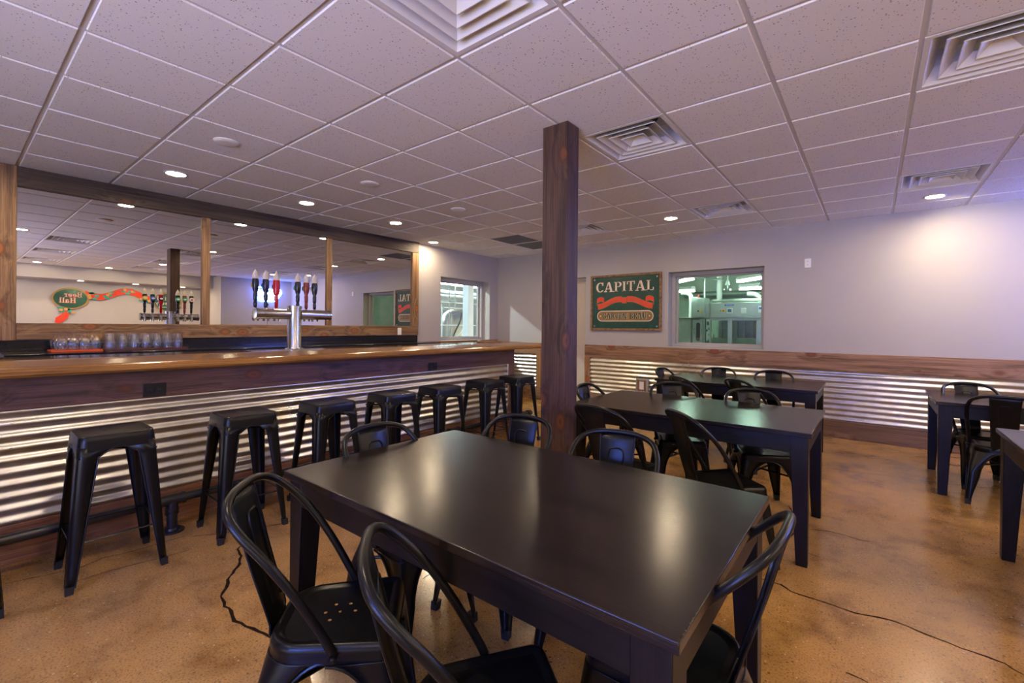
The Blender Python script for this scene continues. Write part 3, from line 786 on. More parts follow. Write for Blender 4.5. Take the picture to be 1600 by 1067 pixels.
# ------------------------------------------------------------------ ceiling fittings
def make_vent(label):
    t = thing('ceiling_vent', label, 'vent', (0,0,CZ), 0, 'square ceiling vents')
    def sq(a, z): return [(-a,-a,z),(a,-a,z),(a,a,z),(-a,a,z)]
    b = MB(); b.loft([sq(.297,.012), sq(.297,-.004), sq(.272,-.004), sq(.268,.0), sq(.225,.075), sq(.225,.16)], False, True); obj('frame', b, M['white_metal'], t, angle=20)
    for k, (a, z) in enumerate(((.215,-.002), (.150,-.002), (.085,-.002))):
        b = MB(); b.loft([sq(a-.055, z+.050), sq(a, z+.004), sq(a, z), sq(a-.004, z), sq(a-.058, z+.046)], False, False); obj('louver', b, M['white_metal'], t, angle=20)
    b = MB(); b.loft([sq(.022,.04), sq(.026,.035), sq(.026,.032)], True, True); obj('centre_plate', b, M['white_metal'], t)
    b = MB(); b.lathe([(.15,.158),(.15,.150),(.14,.150),(.14,.158)], n=24, cap=False); b.lathe([(.14,.1585),(.0,.1585)], n=24, cap=False); obj('duct_collar', b, M['duct'], t)
    return t
VL = ['big square louvred ceiling vent at the top edge of the photo above the front table', 'square louvred ceiling vent just right of the timber post', 'square louvred ceiling vent above the back table, before the brewery window',
      'square louvred ceiling vent at the top right corner', 'square louvred ceiling vent beside the lit lamp near the right wall', 'square louvred ceiling vent mostly hidden behind the timber post']
v0 = make_vent(VL[0]); v0.location = (*VENTS[0], CZ)
for k in range(1, len(VENTS)):
    o = dup(v0, (*VENTS[k], CZ), 0, VL[k] if k < len(VL) else 'square louvred ceiling vent seen only in the bar mirror')
for k, (x, y) in enumerate(RETURNS):
    t = thing('return_grille', ['grey return grille in the ceiling, the one nearer the bar mirror', 'grey return grille in the ceiling, the one nearer the far wall'][k], 'grille', (x, y, CZ))
    b = MB(); b.box(-.295,-.295,.0,.295,.295,.006); obj('panel', b, M['grey_grille'], t)
    b = MB()
    for s in (-1, 1): b.box(-.297, s*.29-.007, -.004, .297, s*.29+.007, .0); b.box(s*.29-.007, -.283, -.004, s*.29+.007, .283, .0)
    obj('frame', b, M['white_metal'], t)
    b = MB()
    for q in range(18): b.box(-.28, -.272+.032*q-.004, -.003, .28, -.272+.032*q+.004, .0)
    obj('slats', b, M['grey_grille'], t)
def make_light(label):
    t = thing('downlight', label, 'ceiling light', (0,0,0), 0, 'round ceiling downlights')
    b = MB(); b.lathe([(.092,.0),(.092,-.003),(.085,-.007),(.074,-.007),(.068,-.002),(.068,.0)], n=32, cap=False); obj('trim_ring', b, M['white_metal'], t)
    b = MB(); b.lathe([(.068,-.0015),(.0,-.0016)], n=32, cap=False); obj('lens', b, M['lens'], t)
    return t
Z = CZ-.0065
LT = [((-4.934,1.305), 'lit round downlight over the bar, nearest the left end'), ((-4.934,2.515), 'lit round downlight over the bar, second from the left'), ((-4.934,3.718), 'lit round downlight over the bar, third from the left'),
      ((-5.585,4.955), 'lit round downlight close to the bar wall, right of the mirror'), ((-1.957,5.600), 'lit round downlight in front of the far wall sign and brewery window'), ((.490,6.25), 'lit round downlight at the right, washing the far wall'),
      ((-1.957,.700), 'lit round downlight just above the top edge of the photo'), ((-3.786,5.577), 'lit round downlight hidden behind the timber post')]
RM = 'lit round downlight seen only in the bar mirror'
LT += [((x, y), RM) for x, y in ((-1.957,3.138),(1.09,3.138),(1.09,5.577),(1.09,.70),(3.0,1.31),(3.0,2.53),(2.9,3.75),(-4.934,.09),(-1.957,-1.6),(1.09,-1.6),(2.31,6.25))]
l0 = None
for (x, y), lb in LT:
    if l0 is None: l0 = make_light(lb); l0.location = (x, y, Z)
    else: dup(l0, (x, y, Z), 0, lb)
sd = bpy.data.lights.new('gimbal_beam', 'SPOT'); sd.energy = 30; sd.color = (1,.84,.62); sd.spot_size = math.radians(125); sd.spot_blend = 1.; sd.shadow_soft_size = .05
so = bpy.data.objects.new('gimbal_beam', sd); COL.objects.link(so); so.location = (.52, 6.27, CZ-.03)
so.rotation_euler = (Vector((1.0, 6.907, 1.95))-so.location).to_track_quat('-Z', 'Y').to_euler()
for y in (.85, 2.12, 3.20, 4.25): dup(l0, (3.72, y, 2.389), 0, 'lit round downlight under the soffit, seen only in the bar mirror', 'soffit downlights')
for k, y in enumerate((1.309, 2.536, 3.718)):
    b = MB(); b.lathe([(.085,0),(.085,-.004),(.074,-.012),(.05,-.014),(.0,-.014)], n=28)
    o = obj('ceiling_plate', b, M['white_plastic'], None, (-3.77, y, Z+.0004)); tag(o, ['unlit white ceiling disc, the largest in view, nearest the camera', 'unlit white ceiling disc, the middle of the three', 'unlit white ceiling disc, farthest of the three'][k], 'ceiling disc', 'white ceiling discs')

# ------------------------------------------------------------------ lettering
def bxp(x0, y0, x1, y1): return [(x0,y0),(x1,y0),(x1,y1),(x0,y1)]
def ringp(cx, cy, rx, ry, tx, ty, a0, a1, n=14):
    o = [(cx+rx*math.cos(math.radians(a0+(a1-a0)*k/n)), cy+ry*math.sin(math.radians(a0+(a1-a0)*k/n))) for k in range(n+1)]
    i = [(cx+(rx-tx)*math.cos(math.radians(a0+(a1-a0)*k/n)), cy+(ry-ty)*math.sin(math.radians(a0+(a1-a0)*k/n))) for k in range(n+1)]
    return [[o[k], o[k+1], i[k+1], i[k]] for k in range(n)]
def dg(x0, y0, x1, y1, w): return [(x0,y0),(x0+w,y0),(x1+w,y1),(x1,y1)]
h_ = .07
def serif(x, y): return bxp(x-.09, y, x+.25, y+h_)     # under a .16 stem at x
def stem(x, y0=0, y1=1., a=True, b=True):
    r = [bxp(x, y0, x+.16, y1)]
    if a: r.append(serif(x, y0))
    if b: r.append(serif(x, y1-h_))
    return r
G = {
 'C': (.80, ringp(.42,.5,.42,.515,.19,.075,50,315)+[bxp(.63,.66,.73,1.0), bxp(.66,.16,.74,.22)]),
 'A': (.92, [dg(.06,.04,.36,1,.08), dg(.62,.04,.34,1,.20), bxp(.2,.28,.66,.35), bxp(-.04,0,.27,h_), bxp(.52,0,.96,h_)]),
 'P': (.74, stem(.12)+ringp(.40,.73,.34,.27,.17,.065,-90,90)+[bxp(.2,.46,.42,.525), bxp(.2,.935,.42,1)]),
 'I': (.40, stem(.12)),
 'T': (.80, stem(.31, b=False)+[bxp(.02,.93,.76,1), bxp(.02,.70,.09,1), bxp(.69,.70,.76,1)]),
 'L': (.72, stem(.12)+[bxp(.2,0,.68,h_), bxp(.61,0,.68,.30)]),
 'G': (.90, ringp(.42,.5,.42,.515,.19,.075,50,300)+[bxp(.63,.68,.73,1.0), bxp(.58,.06,.76,.42), bxp(.48,.36,.86,.43)]),
 'R': (.86, stem(.12)+ringp(.40,.74,.32,.26,.16,.065,-90,90)+[bxp(.2,.48,.42,.545), bxp(.2,.935,.42,1), dg(.60,.02,.36,.5,.18), bxp(.60,0,.88,h_)]),
 'E': (.74, stem(.12)+[bxp(.2,0,.68,h_), bxp(.2,.93,.66,1), bxp(.2,.47,.50,.53), bxp(.61,0,.68,.28), bxp(.59,.74,.66,1), bxp(.44,.38,.50,.62)]),
 'N': (.92, [bxp(.10,0,.18,1), bxp(.70,0,.78,1), dg(.62,0,.06,1,.17), bxp(0,0,.28,h_), bxp(.60,.93,.88,1), bxp(0,.93,.2,1)]),
 'B': (.80, stem(.12)+ringp(.40,.75,.30,.25,.15,.065,-90,90)+ringp(.40,.265,.34,.265,.17,.065,-90,90)+[bxp(.2,.47,.42,.53), bxp(.2,.935,.42,1), bxp(.2,0,.42,.065)]),
 'U': (.88, [bxp(.12,.3,.28,1), bxp(.66,.3,.73,1), bxp(.02,.93,.38,1), bxp(.56,.93,.83,1)]+ringp(.425,.31,.305,.32,.15,.08,180,360)),
 'H': (.92, stem(.12)+stem(.62)+[bxp(.2,.46,.66,.54)]),
 'O': (.88, ringp(.42,.5,.42,.515,.19,.075,0,360,20)),
 'S': (.66, ringp(.33,.74,.29,.27,.14,.07,20,270)+ringp(.33,.265,.29,.275,.14,.07,-160,90)),
 'W': (1.2, [dg(.28,0,.02,1,.14), dg(.28,0,.52,1,.07), dg(.72,0,.48,1,.14), dg(.72,0,1.02,1,.07), bxp(-.04,.93,.26,1), bxp(.90,.93,1.16,1)]),
 'M': (1.1, [bxp(.10,0,.18,1), bxp(.82,0,.98,1), dg(.46,.1,.10,1,.14), dg(.46,.1,.80,1,.08), bxp(0,0,.28,h_), bxp(.72,0,1.08,h_)]),
 'Y': (.86, [bxp(.34,0,.50,.5), dg(.34,.45,.04,1,.16), dg(.40,.45,.68,1,.08), bxp(-.03,.93,.28,1), bxp(.58,.93,.84,1), bxp(.24,0,.60,h_)]),
 ' ': (.42, []),
 'e': (.60, ringp(.28,.32,.28,.34,.14,.07,10,320)+[bxp(.10,.29,.54,.36)]),
 'r': (.52, [bxp(.10,0,.25,.62), bxp(0,0,.36,h_), bxp(0,.58,.2,.65), bxp(.25,.50,.47,.65)]),
 'a': (.62, ringp(.24,.19,.22,.21,.12,.06,0,360)+[bxp(.38,0,.52,.50), bxp(.46,0,.62,.07)]+ringp(.27,.46,.25,.20,.13,.07,0,160)),
 'l': (.36, [bxp(.10,0,.25,1), bxp(0,0,.35,h_), bxp(0,.93,.2,1)]),
 't': (.44, [bxp(.12,.06,.27,.9), bxp(0,.58,.42,.65), bxp(.12,0,.40,.08)]),
 'p': (.64, [bxp(.10,-.3,.25,.65), bxp(0,-.3,.35,-.23), bxp(0,.58,.2,.65)]+ringp(.30,.32,.28,.34,.14,.06,-140,140)),
 'i': (.36, [bxp(.10,0,.25,.62), bxp(0,0,.35,h_), bxp(0,.58,.2,.65), bxp(.10,.75,.25,.9)]),
 'w': (.86, [dg(.22,0,.04,.65,.13), dg(.22,0,.38,.65,.07), dg(.52,0,.36,.65,.13), dg(.52,0,.70,.65,.07)]),
 'y': (.66, [dg(.24,0,.04,.65,.14), dg(.10,-.3,.50,.65,.08)]),
}
G['Ä'] = (G['A'][0], G['A'][1]+[bxp(.20,1.1,.34,1.24), bxp(.52,1.1,.66,1.24)])
def text_w(s): return sum(G[c][0] for c in s)+.06*(len(s)-1)
def text_polys(s, x, y, h, w=None):
    """polygons of s in cap height h; stretched to width w when given"""
    tw = text_w(s)*h; k = (w/tw if w else 1.); out = []; u = 0
    for c in s:
        a, ps = G[c]
        for p in ps: out.append([(x+(u+q[0])*h*k, y+q[1]*h) for q in p])
        u += a+.06
    return out
def lay(mb, polys, fn, t):
    for p in polys: mb.prism(p, fn, t)
def strip(path, hw):
    out = []
    for (a, b) in zip(path, path[1:]): out.append([(a[0], a[1]-hw), (b[0], b[1]-hw), (b[0], b[1]+hw), (a[0], a[1]+hw)])
    return out
def ell(cx, cy, rx, ry, n=40): return [(cx+rx*math.cos(2*PI*k/n), cy+ry*math.sin(2*PI*k/n)) for k in range(n)]

# CAPITAL sign on the far wall: local u to the right, v up, depth toward the room
sg = thing('wall_sign', 'green CAPITAL GARTEN BRÄU sign in a brown frame on the far wall', 'sign', (-3.147, FY1, 1.292))
SW, SH = 1.222/2, .918/2
def FN(d0): return lambda u, v, d: (u, -(d0+d), v+SH)
b = MB(); b.prism(bxp(-SW+.02,-SH+.02,SW-.02,SH-.02), FN(.004), .022); obj('board', b, M['sign_green'], sg)
b = MB(); fw_ = .036
for p in (bxp(-SW,-SH,SW,-SH+fw_), bxp(-SW,SH-fw_,SW,SH), bxp(-SW,-SH+fw_,-SW+fw_,SH-fw_), bxp(SW-fw_,-SH+fw_,SW,SH-fw_)): b.prism(p, FN(.002), .036)
obj('frame', b, M['board_y'], sg, bev=.005)
b = MB()
for sx in (-1, 1):
    for sy in (-1, 1): b.tube([(sx*(SW-.07), -.026, SH+sy*(SH-.07)), (sx*(SW-.07), -.034, SH+sy*(SH-.07))], [.017,.012], 14)
obj('screws', b, M['screw'], sg)
b = MB(); lay(b, text_polys('CAPITAL', -.505, .180, .160, 1.0), FN(.0272), .004); obj('lettering', b, M['sign_cream'], sg)
b = MB(); lay(b, text_polys('CAPITAL', -.514, .174, .160, 1.0), FN(.0262), .0015); tag(obj('letter_shade', b, M['sign_gold'], sg), 'gold letter shading')
def wave(u):   # centre line of the ribbon
    a = abs(u); return .050-.115*(.5-.5*math.cos(min(1, max(0, (a-.10)/.38))*PI))
bR = MB(); bG = MB()
for s in (-1, 1):
    path = [(s*(.045+.425*k/20), wave(.045+.425*k/20)) for k in range(21)]
    lay(bG, strip(path, .050), FN(.0265), .002); lay(bR, strip(path, .040), FN(.0285), .002)
    cu = [(s*(.49-.13*k/8), .030+.030*math.sin(PI*k/8*.9)) for k in range(9)]
    lay(bG, strip(cu, .042), FN(.0266), .0018); lay(bR, strip(cu, .032), FN(.0284), .0018)
    lay(bG, strip([(s*.495,.0),(s*.475,-.05)], .03), FN(.0266), .0018)
lay(bG, [bxp(-.042,-.020,.042,.085)], FN(.0275), .004); lay(bR, [bxp(-.034,-.008,.034,.070)], FN(.0310), .002)
obj('ribbon', bR, M['sign_red'], sg); tag(obj('ribbon_edge', bG, M['sign_gold'], sg), 'gold ribbon edging')
b = MB()
def onrib(u, v, d): return (u, -(.0306+d), v+wave(u)-.018+SH)
for wd, wx, ww in (('WISCONSIN', -.455, .235), ('BEER', -.200, .110), ('GERMAN', .090, .170), ('STYLE', .285, .145)):
    b = MB(); lay(b, text_polys(wd, wx, 0, .034, ww), onrib, .001); tag(obj('ribbon_word', b, M['sign_gold'], sg), 'small gold word')
def pill(w, h, n=14): return [(w-h+h*math.cos(a), -.222+h*math.sin(a)) for a in [(-PI/2+PI*k/n) for k in range(n+1)]]+[(-w+h+h*math.cos(a), -.222+h*math.sin(a)) for a in [(PI/2+PI*k/n) for k in range(n+1)]]
b = MB(); b.prism(pill(.487,.088), FN(.0262), .002); tag(obj('plaque_edge', b, M['sign_cream'], sg), 'cream plaque outline')
b = MB(); b.prism(pill(.474,.075), FN(.0283), .002); tag(obj('plaque', b, M['sign_gold'], sg), 'gold plaque')
b = MB(); lay(b, text_polys('GARTEN BRÄU', -.382, -.266, .092, .764), FN(.0318), .0015); lay(b, text_polys('GARTEN BRÄU', -.3785, -.266, .092, .764), FN(.0318), .0014); tag(obj('plaque_lettering', b, M['sign_green'], sg), 'dark green lettering')
b = MB(); lay(b, text_polys('GARTEN BRÄU', -.373, -.269, .092, .764), FN(.0304), .001); lay(b, [ell(-.422,-.222,.011,.011,12), ell(.424,-.222,.011,.011,12)], FN(.0304), .0015); tag(obj('plaque_letter_shade', b, M['sign_cream'], sg), 'cream letter highlight')

# Beer Hall sign on the recess wall (seen in the mirror): u runs toward -y
bh = thing('wall_sign', 'green oval Beer Hall sign with red ribbon, seen in the bar mirror', 'sign', (XR, 1.99, 1.30))
def FB(d0): return lambda u, v, d: (-(d0+d), -u, v)
b = MB(); b.prism(ell(0,.655,.342,.270), FB(.006), .020); tag(obj('oval_rim', b, M['sign_gold'], bh), 'gold oval rim')
b = MB(); b.prism(ell(0,.655,.305,.235), FB(.0262), .004); obj('oval_board', b, M['sign_green'], bh)
b = MB(); lay(b, text_polys('Beer', -.215, .690, .125), FB(.0312), .004); lay(b, text_polys('Hall', -.10, .545, .125), FB(.0312), .004); obj('lettering', b, M['sign_cream'], bh)
b = MB()
for du, dv in ((.008,-.008),(-.008,-.004),(.006,.006)): lay(b, text_polys('Beer', -.215+du, .690+dv, .125), FB(.0304), .0012); lay(b, text_polys('Hall', -.10+du, .545+dv, .125), FB(.0304), .0012)
tag(obj('letter_outline', b, M['sign_red'], bh), 'red letter outline')
RB = spl([(-.27,.78,0), (-.45,.72,0), (-.62,.725,0), (-.80,.80,0), (-1.0,.885,0), (-1.2,.885,0), (-1.42,.79,0), (-1.62,.69,0), (-1.75,.67,0)], 5); RB = [(p.x, p.y) for p in RB]
b = MB(); lay(b, strip(RB, .088), FB(.004), .010); tag(obj('ribbon_edge', b, M['sign_gold'], bh), 'gold ribbon edge')
b = MB(); lay(b, strip(RB, .075), FB(.0142), .006); obj('ribbon', b, M['sign_red'], bh)
bt = MB(); bl = MB(); rnd = random.Random(3)
for u0, v0 in ((-.36,.80),(-.42,.70),(-.72,.74),(-.78,.82),(-1.08,.90),(-1.2,.85),(-1.46,.72),(-1.56,.66),(.04,.33),(.12,.36),(-.02,.36)):
    for k in range(2): bl.prism([(p[0], p[1]) for p in ell(u0+rnd.uniform(-.08,.08), v0+rnd.uniform(-.06,.06), .055, .026, 10)], FB(.0206), .006)
    bt.prism(ell(u0+rnd.uniform(-.06,.06), v0+rnd.uniform(-.06,.05), .036, .034, 10), FB(.0268), .010)
tag(obj('leaves', bl, M['sign_green_light'], bh), 'teal hop leaves'); tag(obj('hops', bt, M['sign_tan'], bh), 'tan hop cones')
b = MB(); b.prism([(.02,.36),(.03,.20),(.10,.10),(.20,.02),(.27,.05),(.26,.17),(.17,.24),(.12,.34)], FB(.006), .018); obj('ribbon_tail', b, M['sign_red'], bh)
b = MB(); lay(b, strip([(.10,.30),(.14,.20),(.19,.10)], .014), FB(.0242), .004); tag(obj('tail_band', b, M['sign_gold'], bh), 'gold band')
cb = thing('wall_sign', 'second green oval sign beyond the red ribbon, half hidden in the mirror', 'sign', (XR, 3.99, 1.30))
b = MB(); b.prism(ell(0,.655,.342,.275), FB(.022), .014); tag(obj('oval_rim', b, M['sign_gold'], cb), 'gold oval rim')
b = MB(); b.prism(ell(0,.655,.305,.238), FB(.0362), .004); obj('oval_board', b, M['sign_green'], cb)
b = MB(); lay(b, text_polys('Capital', -.21, .70, .11), FB(.0404), .004); lay(b, text_polys('Brewery', -.25, .57, .11), FB(.0404), .004); lay(b, [bxp(-.22,.50,.22,.515)], FB(.0404), .004); obj('lettering', b, M['sign_cream'], cb)

# neon signs: blue tube outline, white script
def neon(label, loc, rz, k, blue='neon_blue'):
    t = thing('neon_sign', label, 'neon sign', loc, rz, 'blue neon signs')
    def tb(path, r=.009): 
        m = MB(); m.tube([(0, -u*k, v*k) for u, v in path], r, 6); return m
    # script word: C a p i t a l
    words = [[(-.28,.10),(-.33,.16),(-.39,.12),(-.40,.03),(-.35,-.03),(-.28,.0)], [(-.20,.05),(-.24,.07),(-.26,.03),(-.23,-.01),(-.19,.02),(-.19,.07),(-.18,0)], [(-.14,.07),(-.14,-.08)], [(-.14,.06),(-.10,.08),(-.08,.04),(-.11,0),(-.14,.01)],
             [(-.03,.07),(-.03,0)], [(.03,.15),(.03,.02),(.06,0)], [(0,.08),(.07,.08)], [(.16,.06),(.12,.08),(.10,.03),(.13,-.01),(.17,.02),(.17,.08),(.18,0)], [(.24,.17),(.23,.03),(.27,0)]]
    m = MB()
    for w in words: m.add(*(lambda q: (q.v, q.f))(tb([(p.x, p.y) for p in spl([(a, c, 0) for a, c in w], 4)] if len(w) > 2 else w, .011*k)))
    obj('script_tube', m, M['neon_white'], t)
    m = MB()
    for x in (-.20,-.13,-.06,.01,.08,.15): m.add(*(lambda q: (q.v, q.f))(tb([(x,-.15),(x,-.09),(x+.04,-.09),(x+.04,-.15),(x,-.15)], .008*k)))
    obj('lower_tube', m, M['neon_white'], t)
    out = [(p.x, p.y) for p in spl([(-.46,.07,0),(-.40,.20,0),(-.20,.16,0),(0,.20,0),(.22,.24,0),(.36,.18,0),(.34,.04,0),(.28,-.10,0),(.24,-.19,0),(0,-.20,0),(-.24,-.19,0),(-.34,-.10,0),(-.46,.07,0)], 5)]
    obj('outline_tube', tb(out, .012*k), M[blue], t)
    m = MB(); m.box(.02, -.42*k, -.17*k, .028, .46*k, .20*k); 
    m2 = MB()
    for x, z in ((-.38,.1),(.30,.15),(.24,-.15),(-.25,-.15)): m2.tube([(0, -x*k, z*k), (.045, -x*k, z*k)], .008, 6)
    obj('stand_off', m2, M['black_plastic'], t)
    m = MB(); m.box(.0, -.05, -.34*k, .04, .05, -.27*k); obj('transformer', m, M['black_plastic'], t)
    m = MB(); m.tube([(.01, .02, -.33*k), (.03, .03, -.8), (.03, .05, -1.6)], .004, 6); obj('cord', m, M['black_plastic'], t)
    return t
neon('blue neon sign on the right wall, seen in the bar mirror behind the tap handles', (XN-.045, 6.15, 2.24), 0, .95)
neon('blue neon sign behind the camera, its glow seen in the mirror', (-.40, YB+.045, 1.36), PI/2, 1.7, 'neon_back')

# ------------------------------------------------------------------ machine room behind the far window
def shell(name, x0, x1, y0, y1, z1, mat, open_side):
    m = MB(); t = .08
    if open_side != 'y0': m.box(x0-t, y0-t, 0, x1+t, y0, z1)
    if open_side != 'y1': m.box(x0-t, y1, 0, x1+t, y1+t, z1)
    if open_side != 'x0': m.box(x0-t, y0, 0, x0, y1, z1)
    if open_side != 'x1': m.box(x1, y0, 0, x1+t, y1, z1)
    m.box(x0-t, y0, z1, x1+t, y1+t, z1+t); m.box(x0-t, y0, -t, x1+t, y1+t, -.001)
    return struct(name, m, mat)
Q = FY1+.34
shell('wall_machine_room', -4.6, 1.0, Q+.001, 11.2, 2.95, M['room_green'], 'y0')
def tube_light(label, p0, p1, mat):
    c = [(a+b)/2 for a, b in zip(p0, p1)]; t = thing('fluorescent_lamp', label, 'lamp', c)
    a = Vector(p0)-Vector(c); d = a.normalized(); s = d.cross(Vector((0,0,1))).normalized()
    m = MB(); m.loft([[(e+s*q+Vector((0,0,z)))[:] for q, z in ((-.07,.03),(.07,.03),(.04,.09),(-.04,.09))] for e in (a, -a)]); obj('housing', m, M['white_metal'], t)
    m = MB()
    for q in (-.035, .035): m.tube([a*.97+s*q, -a*.97+s*q], .016, 8)
    obj('tube', m, mat, t)
tube_light('upper left fluorescent lamp in the machine room beyond the far window', (-3.35,9.75,2.30), (-2.75,9.1,2.30), M['tube_green'])
tube_light('lower left fluorescent lamp in the machine room beyond the far window', (-3.30,9.35,2.08), (-2.70,9.0,2.06), M['tube_green'])
tube_light('upper right fluorescent lamp in the machine room beyond the far window', (-2.10,9.95,2.28), (-1.55,9.3,2.27), M['tube_green'])
tube_light('lower right fluorescent lamp in the machine room beyond the far window', (-1.95,9.45,2.09), (-1.52,9.0,2.06), M['tube_green'])
tube_light('fluorescent lamp on the machine room ceiling near the far window', (-2.6,8.2,2.80), (-1.2,8.2,2.80), M['tube_green'])
bm_ = thing('bottling_machine', 'long stainless machine with control panel and glass doors beyond the far window', 'machine', (-1.6, 9.3, 0))
def mpart(name, x0, x1, y0, y1, z0, z1, mat, par=None, bev=.004):
    b = MB(); b.box(x0+1.6, y0-9.3, z0, x1+1.6, y1-9.3, z1); return obj(name, b, mat, par or bm_, bev=bev)
hd_ = mpart('control_housing', -2.47, -1.40, 9.3, 9.9, 1.56, 1.83, M['steel_dull']); mpart('control_housing', -1.39, .2, 9.3, 9.9, 1.56, 1.83, M['steel_dull'])
mpart('control_housing', -2.60, -2.48, 9.32, 9.9, 1.56, 1.82, M['steel_dull'])
mpart('ledge', -3.2, .2, 9.26, 9.9, 1.535, 1.555, M['steel_dark'])
mpart('screen', -2.165, -2.065, 9.285, 9.3, 1.63, 1.725, M['white_plastic'], hd_); mpart('display', -2.150, -2.08, 9.283, 9.2855, 1.65, 1.71, M['screen'], hd_, 0)
mpart('side_panel', -1.92, -1.83, 9.29, 9.3, 1.625, 1.72, M['white_metal'], hd_); mpart('notice', -1.63, -1.56, 9.295, 9.3, 1.64, 1.76, M['paper'], hd_, 0); mpart('notice_mark', -1.62, -1.575, 9.293, 9.2955, 1.70, 1.735, M['blue'], hd_, 0)
for k, (x, w, h) in enumerate(((-2.205,.030,.030),(-2.165,.018,.026),(-2.140,.022,.022),(-2.112,.020,.026),(-2.085,.022,.022),(-2.06,.016,.026))): mpart('maker_mark', x, x+w, 9.296, 9.3, 1.785-h/2, 1.785+h/2, M['blue'], hd_, 0)
b = MB(); b.tube([(-2.222+1.6,0,1.678),(-2.222+1.6,-.02,1.678)], .026, 14); obj('knob', b, M['yellow'], hd_)
b = MB(); b.tube([(-2.222+1.6,-.02,1.678),(-2.222+1.6,-.04,1.678)], .014, 10); obj('knob_centre', b, M['red'], hd_)
b = MB(); b.tube([(-2.275+1.6,0,1.678),(-2.275+1.6,-.015,1.678)], .013, 10); obj('push_button', b, M['green'], hd_)
b = MB(); b.tube([(-2.31+1.6,0,1.678),(-2.31+1.6,-.015,1.678)], .011, 10); obj('push_button', b, M['yellow'], hd_)
mpart('lower_rail', -2.48, .2, 9.3, 9.36, 1.49, 1.535, M['steel_dull'])
mpart('post', -2.15, -2.07, 9.3, 9.36, .3, 1.49, M['steel_dull']); mpart('post', -1.665, -1.58, 9.3, 9.36, .3, 1.49, M['steel_dull']); mpart('post', -2.485, -2.455, 9.3, 9.36, .3, 1.49, M['steel_dull']); mpart('post', -1.1, -1.0, 9.3, 9.36, .3, 1.49, M['steel_dull'])
for a, c in ((-2.455,-2.15),(-2.07,-1.665),(-1.58,-1.10)):
    d = mpart('glass_door', a, c, 9.325, 9.335, .9, 1.49, M['dark_glass'], None, 0)
    b = MB(); b.tube([(a+.06+1.6,.02,1.22),(a+.06+1.6,-.02,1.22),(a+.06+1.6,-.02,1.12),(a+.06+1.6,.02,1.12)], .007, 6); obj('door_handle', b, M['steel'], d)
mpart('lower_panel', -2.45, .2, 9.35, 9.4, .2, 1.16, M['steel_dark'])
b = MB()
for k in range(9): b.box(-2.40+.14*k+1.6, .45, .95, -2.36+.14*k+1.6, .50, 1.48)
b.box(-.85,.42,1.33,1.2,.46,1.36); obj('conveyor_rails', b, M['steel_dull'], bm_)
mpart('back_panel', -2.48, .2, 9.98, 10.0, .2, 1.5, M['steel_dull'])
mpart('left_housing', -3.3, -2.83, 9.30, 9.9, .25, 1.53, M['steel_dull'])
dd = mpart('hatch_door', -2.79, -2.60, 9.28, 9.34, .95, 1.51, M['steel_dull'])
b = MB(); b.loft([[(x-1.085, y, z+1.27) for x, y, z in [(p[0], -.024, p[1]) for p in rrect(.075,.36,.037,5)]], [(p[0]-1.085, -.030, p[1]+1.27) for p in rrect(.070,.355,.035,5)]]); obj('hatch_window', b, M['hose'], dd)
for s in (-1, 1):
    b = MB(); b.tube([(-1.085+s*.06,-.02,1.33),(-1.085+s*.075,-.05,1.33),(-1.085+s*.075,-.05,1.24),(-1.085+s*.06,-.02,1.24)], .007, 6); obj('hatch_handle', b, M['steel_dark'], dd)
mpart('gap_post', -2.60, -2.565, 9.3, 9.4, .25, 1.53, M['steel_dark'])
b = MB(); rnd = random.Random(5)
for k in range(14):
    x, z = rnd.uniform(-.95,-.88), rnd.uniform(.95,1.45); b.tube([(x,.1,z),(x+rnd.uniform(-.03,.03),.06,z+.03)], rnd.uniform(.012,.025), 8)
obj('valves', b, M['steel_dark'], bm_)
ec = thing('electrical_cabinet', 'small stainless cabinet with a red beacon beyond the far window', 'cabinet', (-2.68, 9.25, 1.556))
b = MB(); b.box(-.125,-.02,0,-.005,.35,.40); b.box(.0,-.05,0,.125,.33,.38); obj('body', b, M['steel_dull'], ec, bev=.004)
b = MB(); b.lathe([(.020,.40),(.020,.44),(.0,.45)], -.02, .1, 12); obj('beacon', b, M['red'], ec)
b = MB(); b.tube([(.07,-.05,.12),(.07,-.065,.12)], .022, 10); obj('knob', b, M['yellow'], ec); b = MB(); b.tube([(.02,-.05,.12),(.02,-.065,.12)], .015, 10); obj('push_button', b, M['hose'], ec)
def pipe(label, pts, r, mat, nm='pipe', cat='pipe'):
    b = MB(); b.tube(pts, r, 12); o = obj(nm, b, mat, angle=60); tag(o, label, cat); return o
pipe('white elbow duct at the left in the machine room', spl([(-2.92,9.6,1.56),(-2.92,9.6,1.95),(-2.97,9.6,2.05),(-3.12,9.6,2.08)], 4), .045, M['white_metal'])
pipe('white vertical duct behind the machine beyond the far window', [(-2.50,10.1,1.6),(-2.50,10.1,2.75)], .055, M['white_metal'])
pipe('curved white duct at the right behind the machine', spl([(-1.72,10.0,1.84),(-1.72,10.0,1.93),(-1.80,10.0,2.01),(-1.95,10.0,2.03)], 4), .05, M['white_metal'])
pipe('long steel pipe running above the machine beyond the far window', [(-2.5,9.6,1.89),(.2,9.6,1.89)], .03, M['steel_dull'])
pipe('dark beam under the machine room ceiling', [(-3.2,9.0,2.42),(-2.3,9.6,2.30)], .018, M['steel_dark'])
pipe('thin conduit dropping to the small cabinet', [(-2.60,9.4,1.94),(-2.60,9.4,2.7)], .015, M['white_metal'])
pipe('long dark pipe across the machine room back wall', [(-3.5,11.0,2.12),(.5,11.0,2.12)], .07, M['steel_dark'])
pf = thing('hanging_sprinkler', 'round steel fitting hanging from the machine room ceiling', 'fitting', (-2.17, 9.35, 2.05))
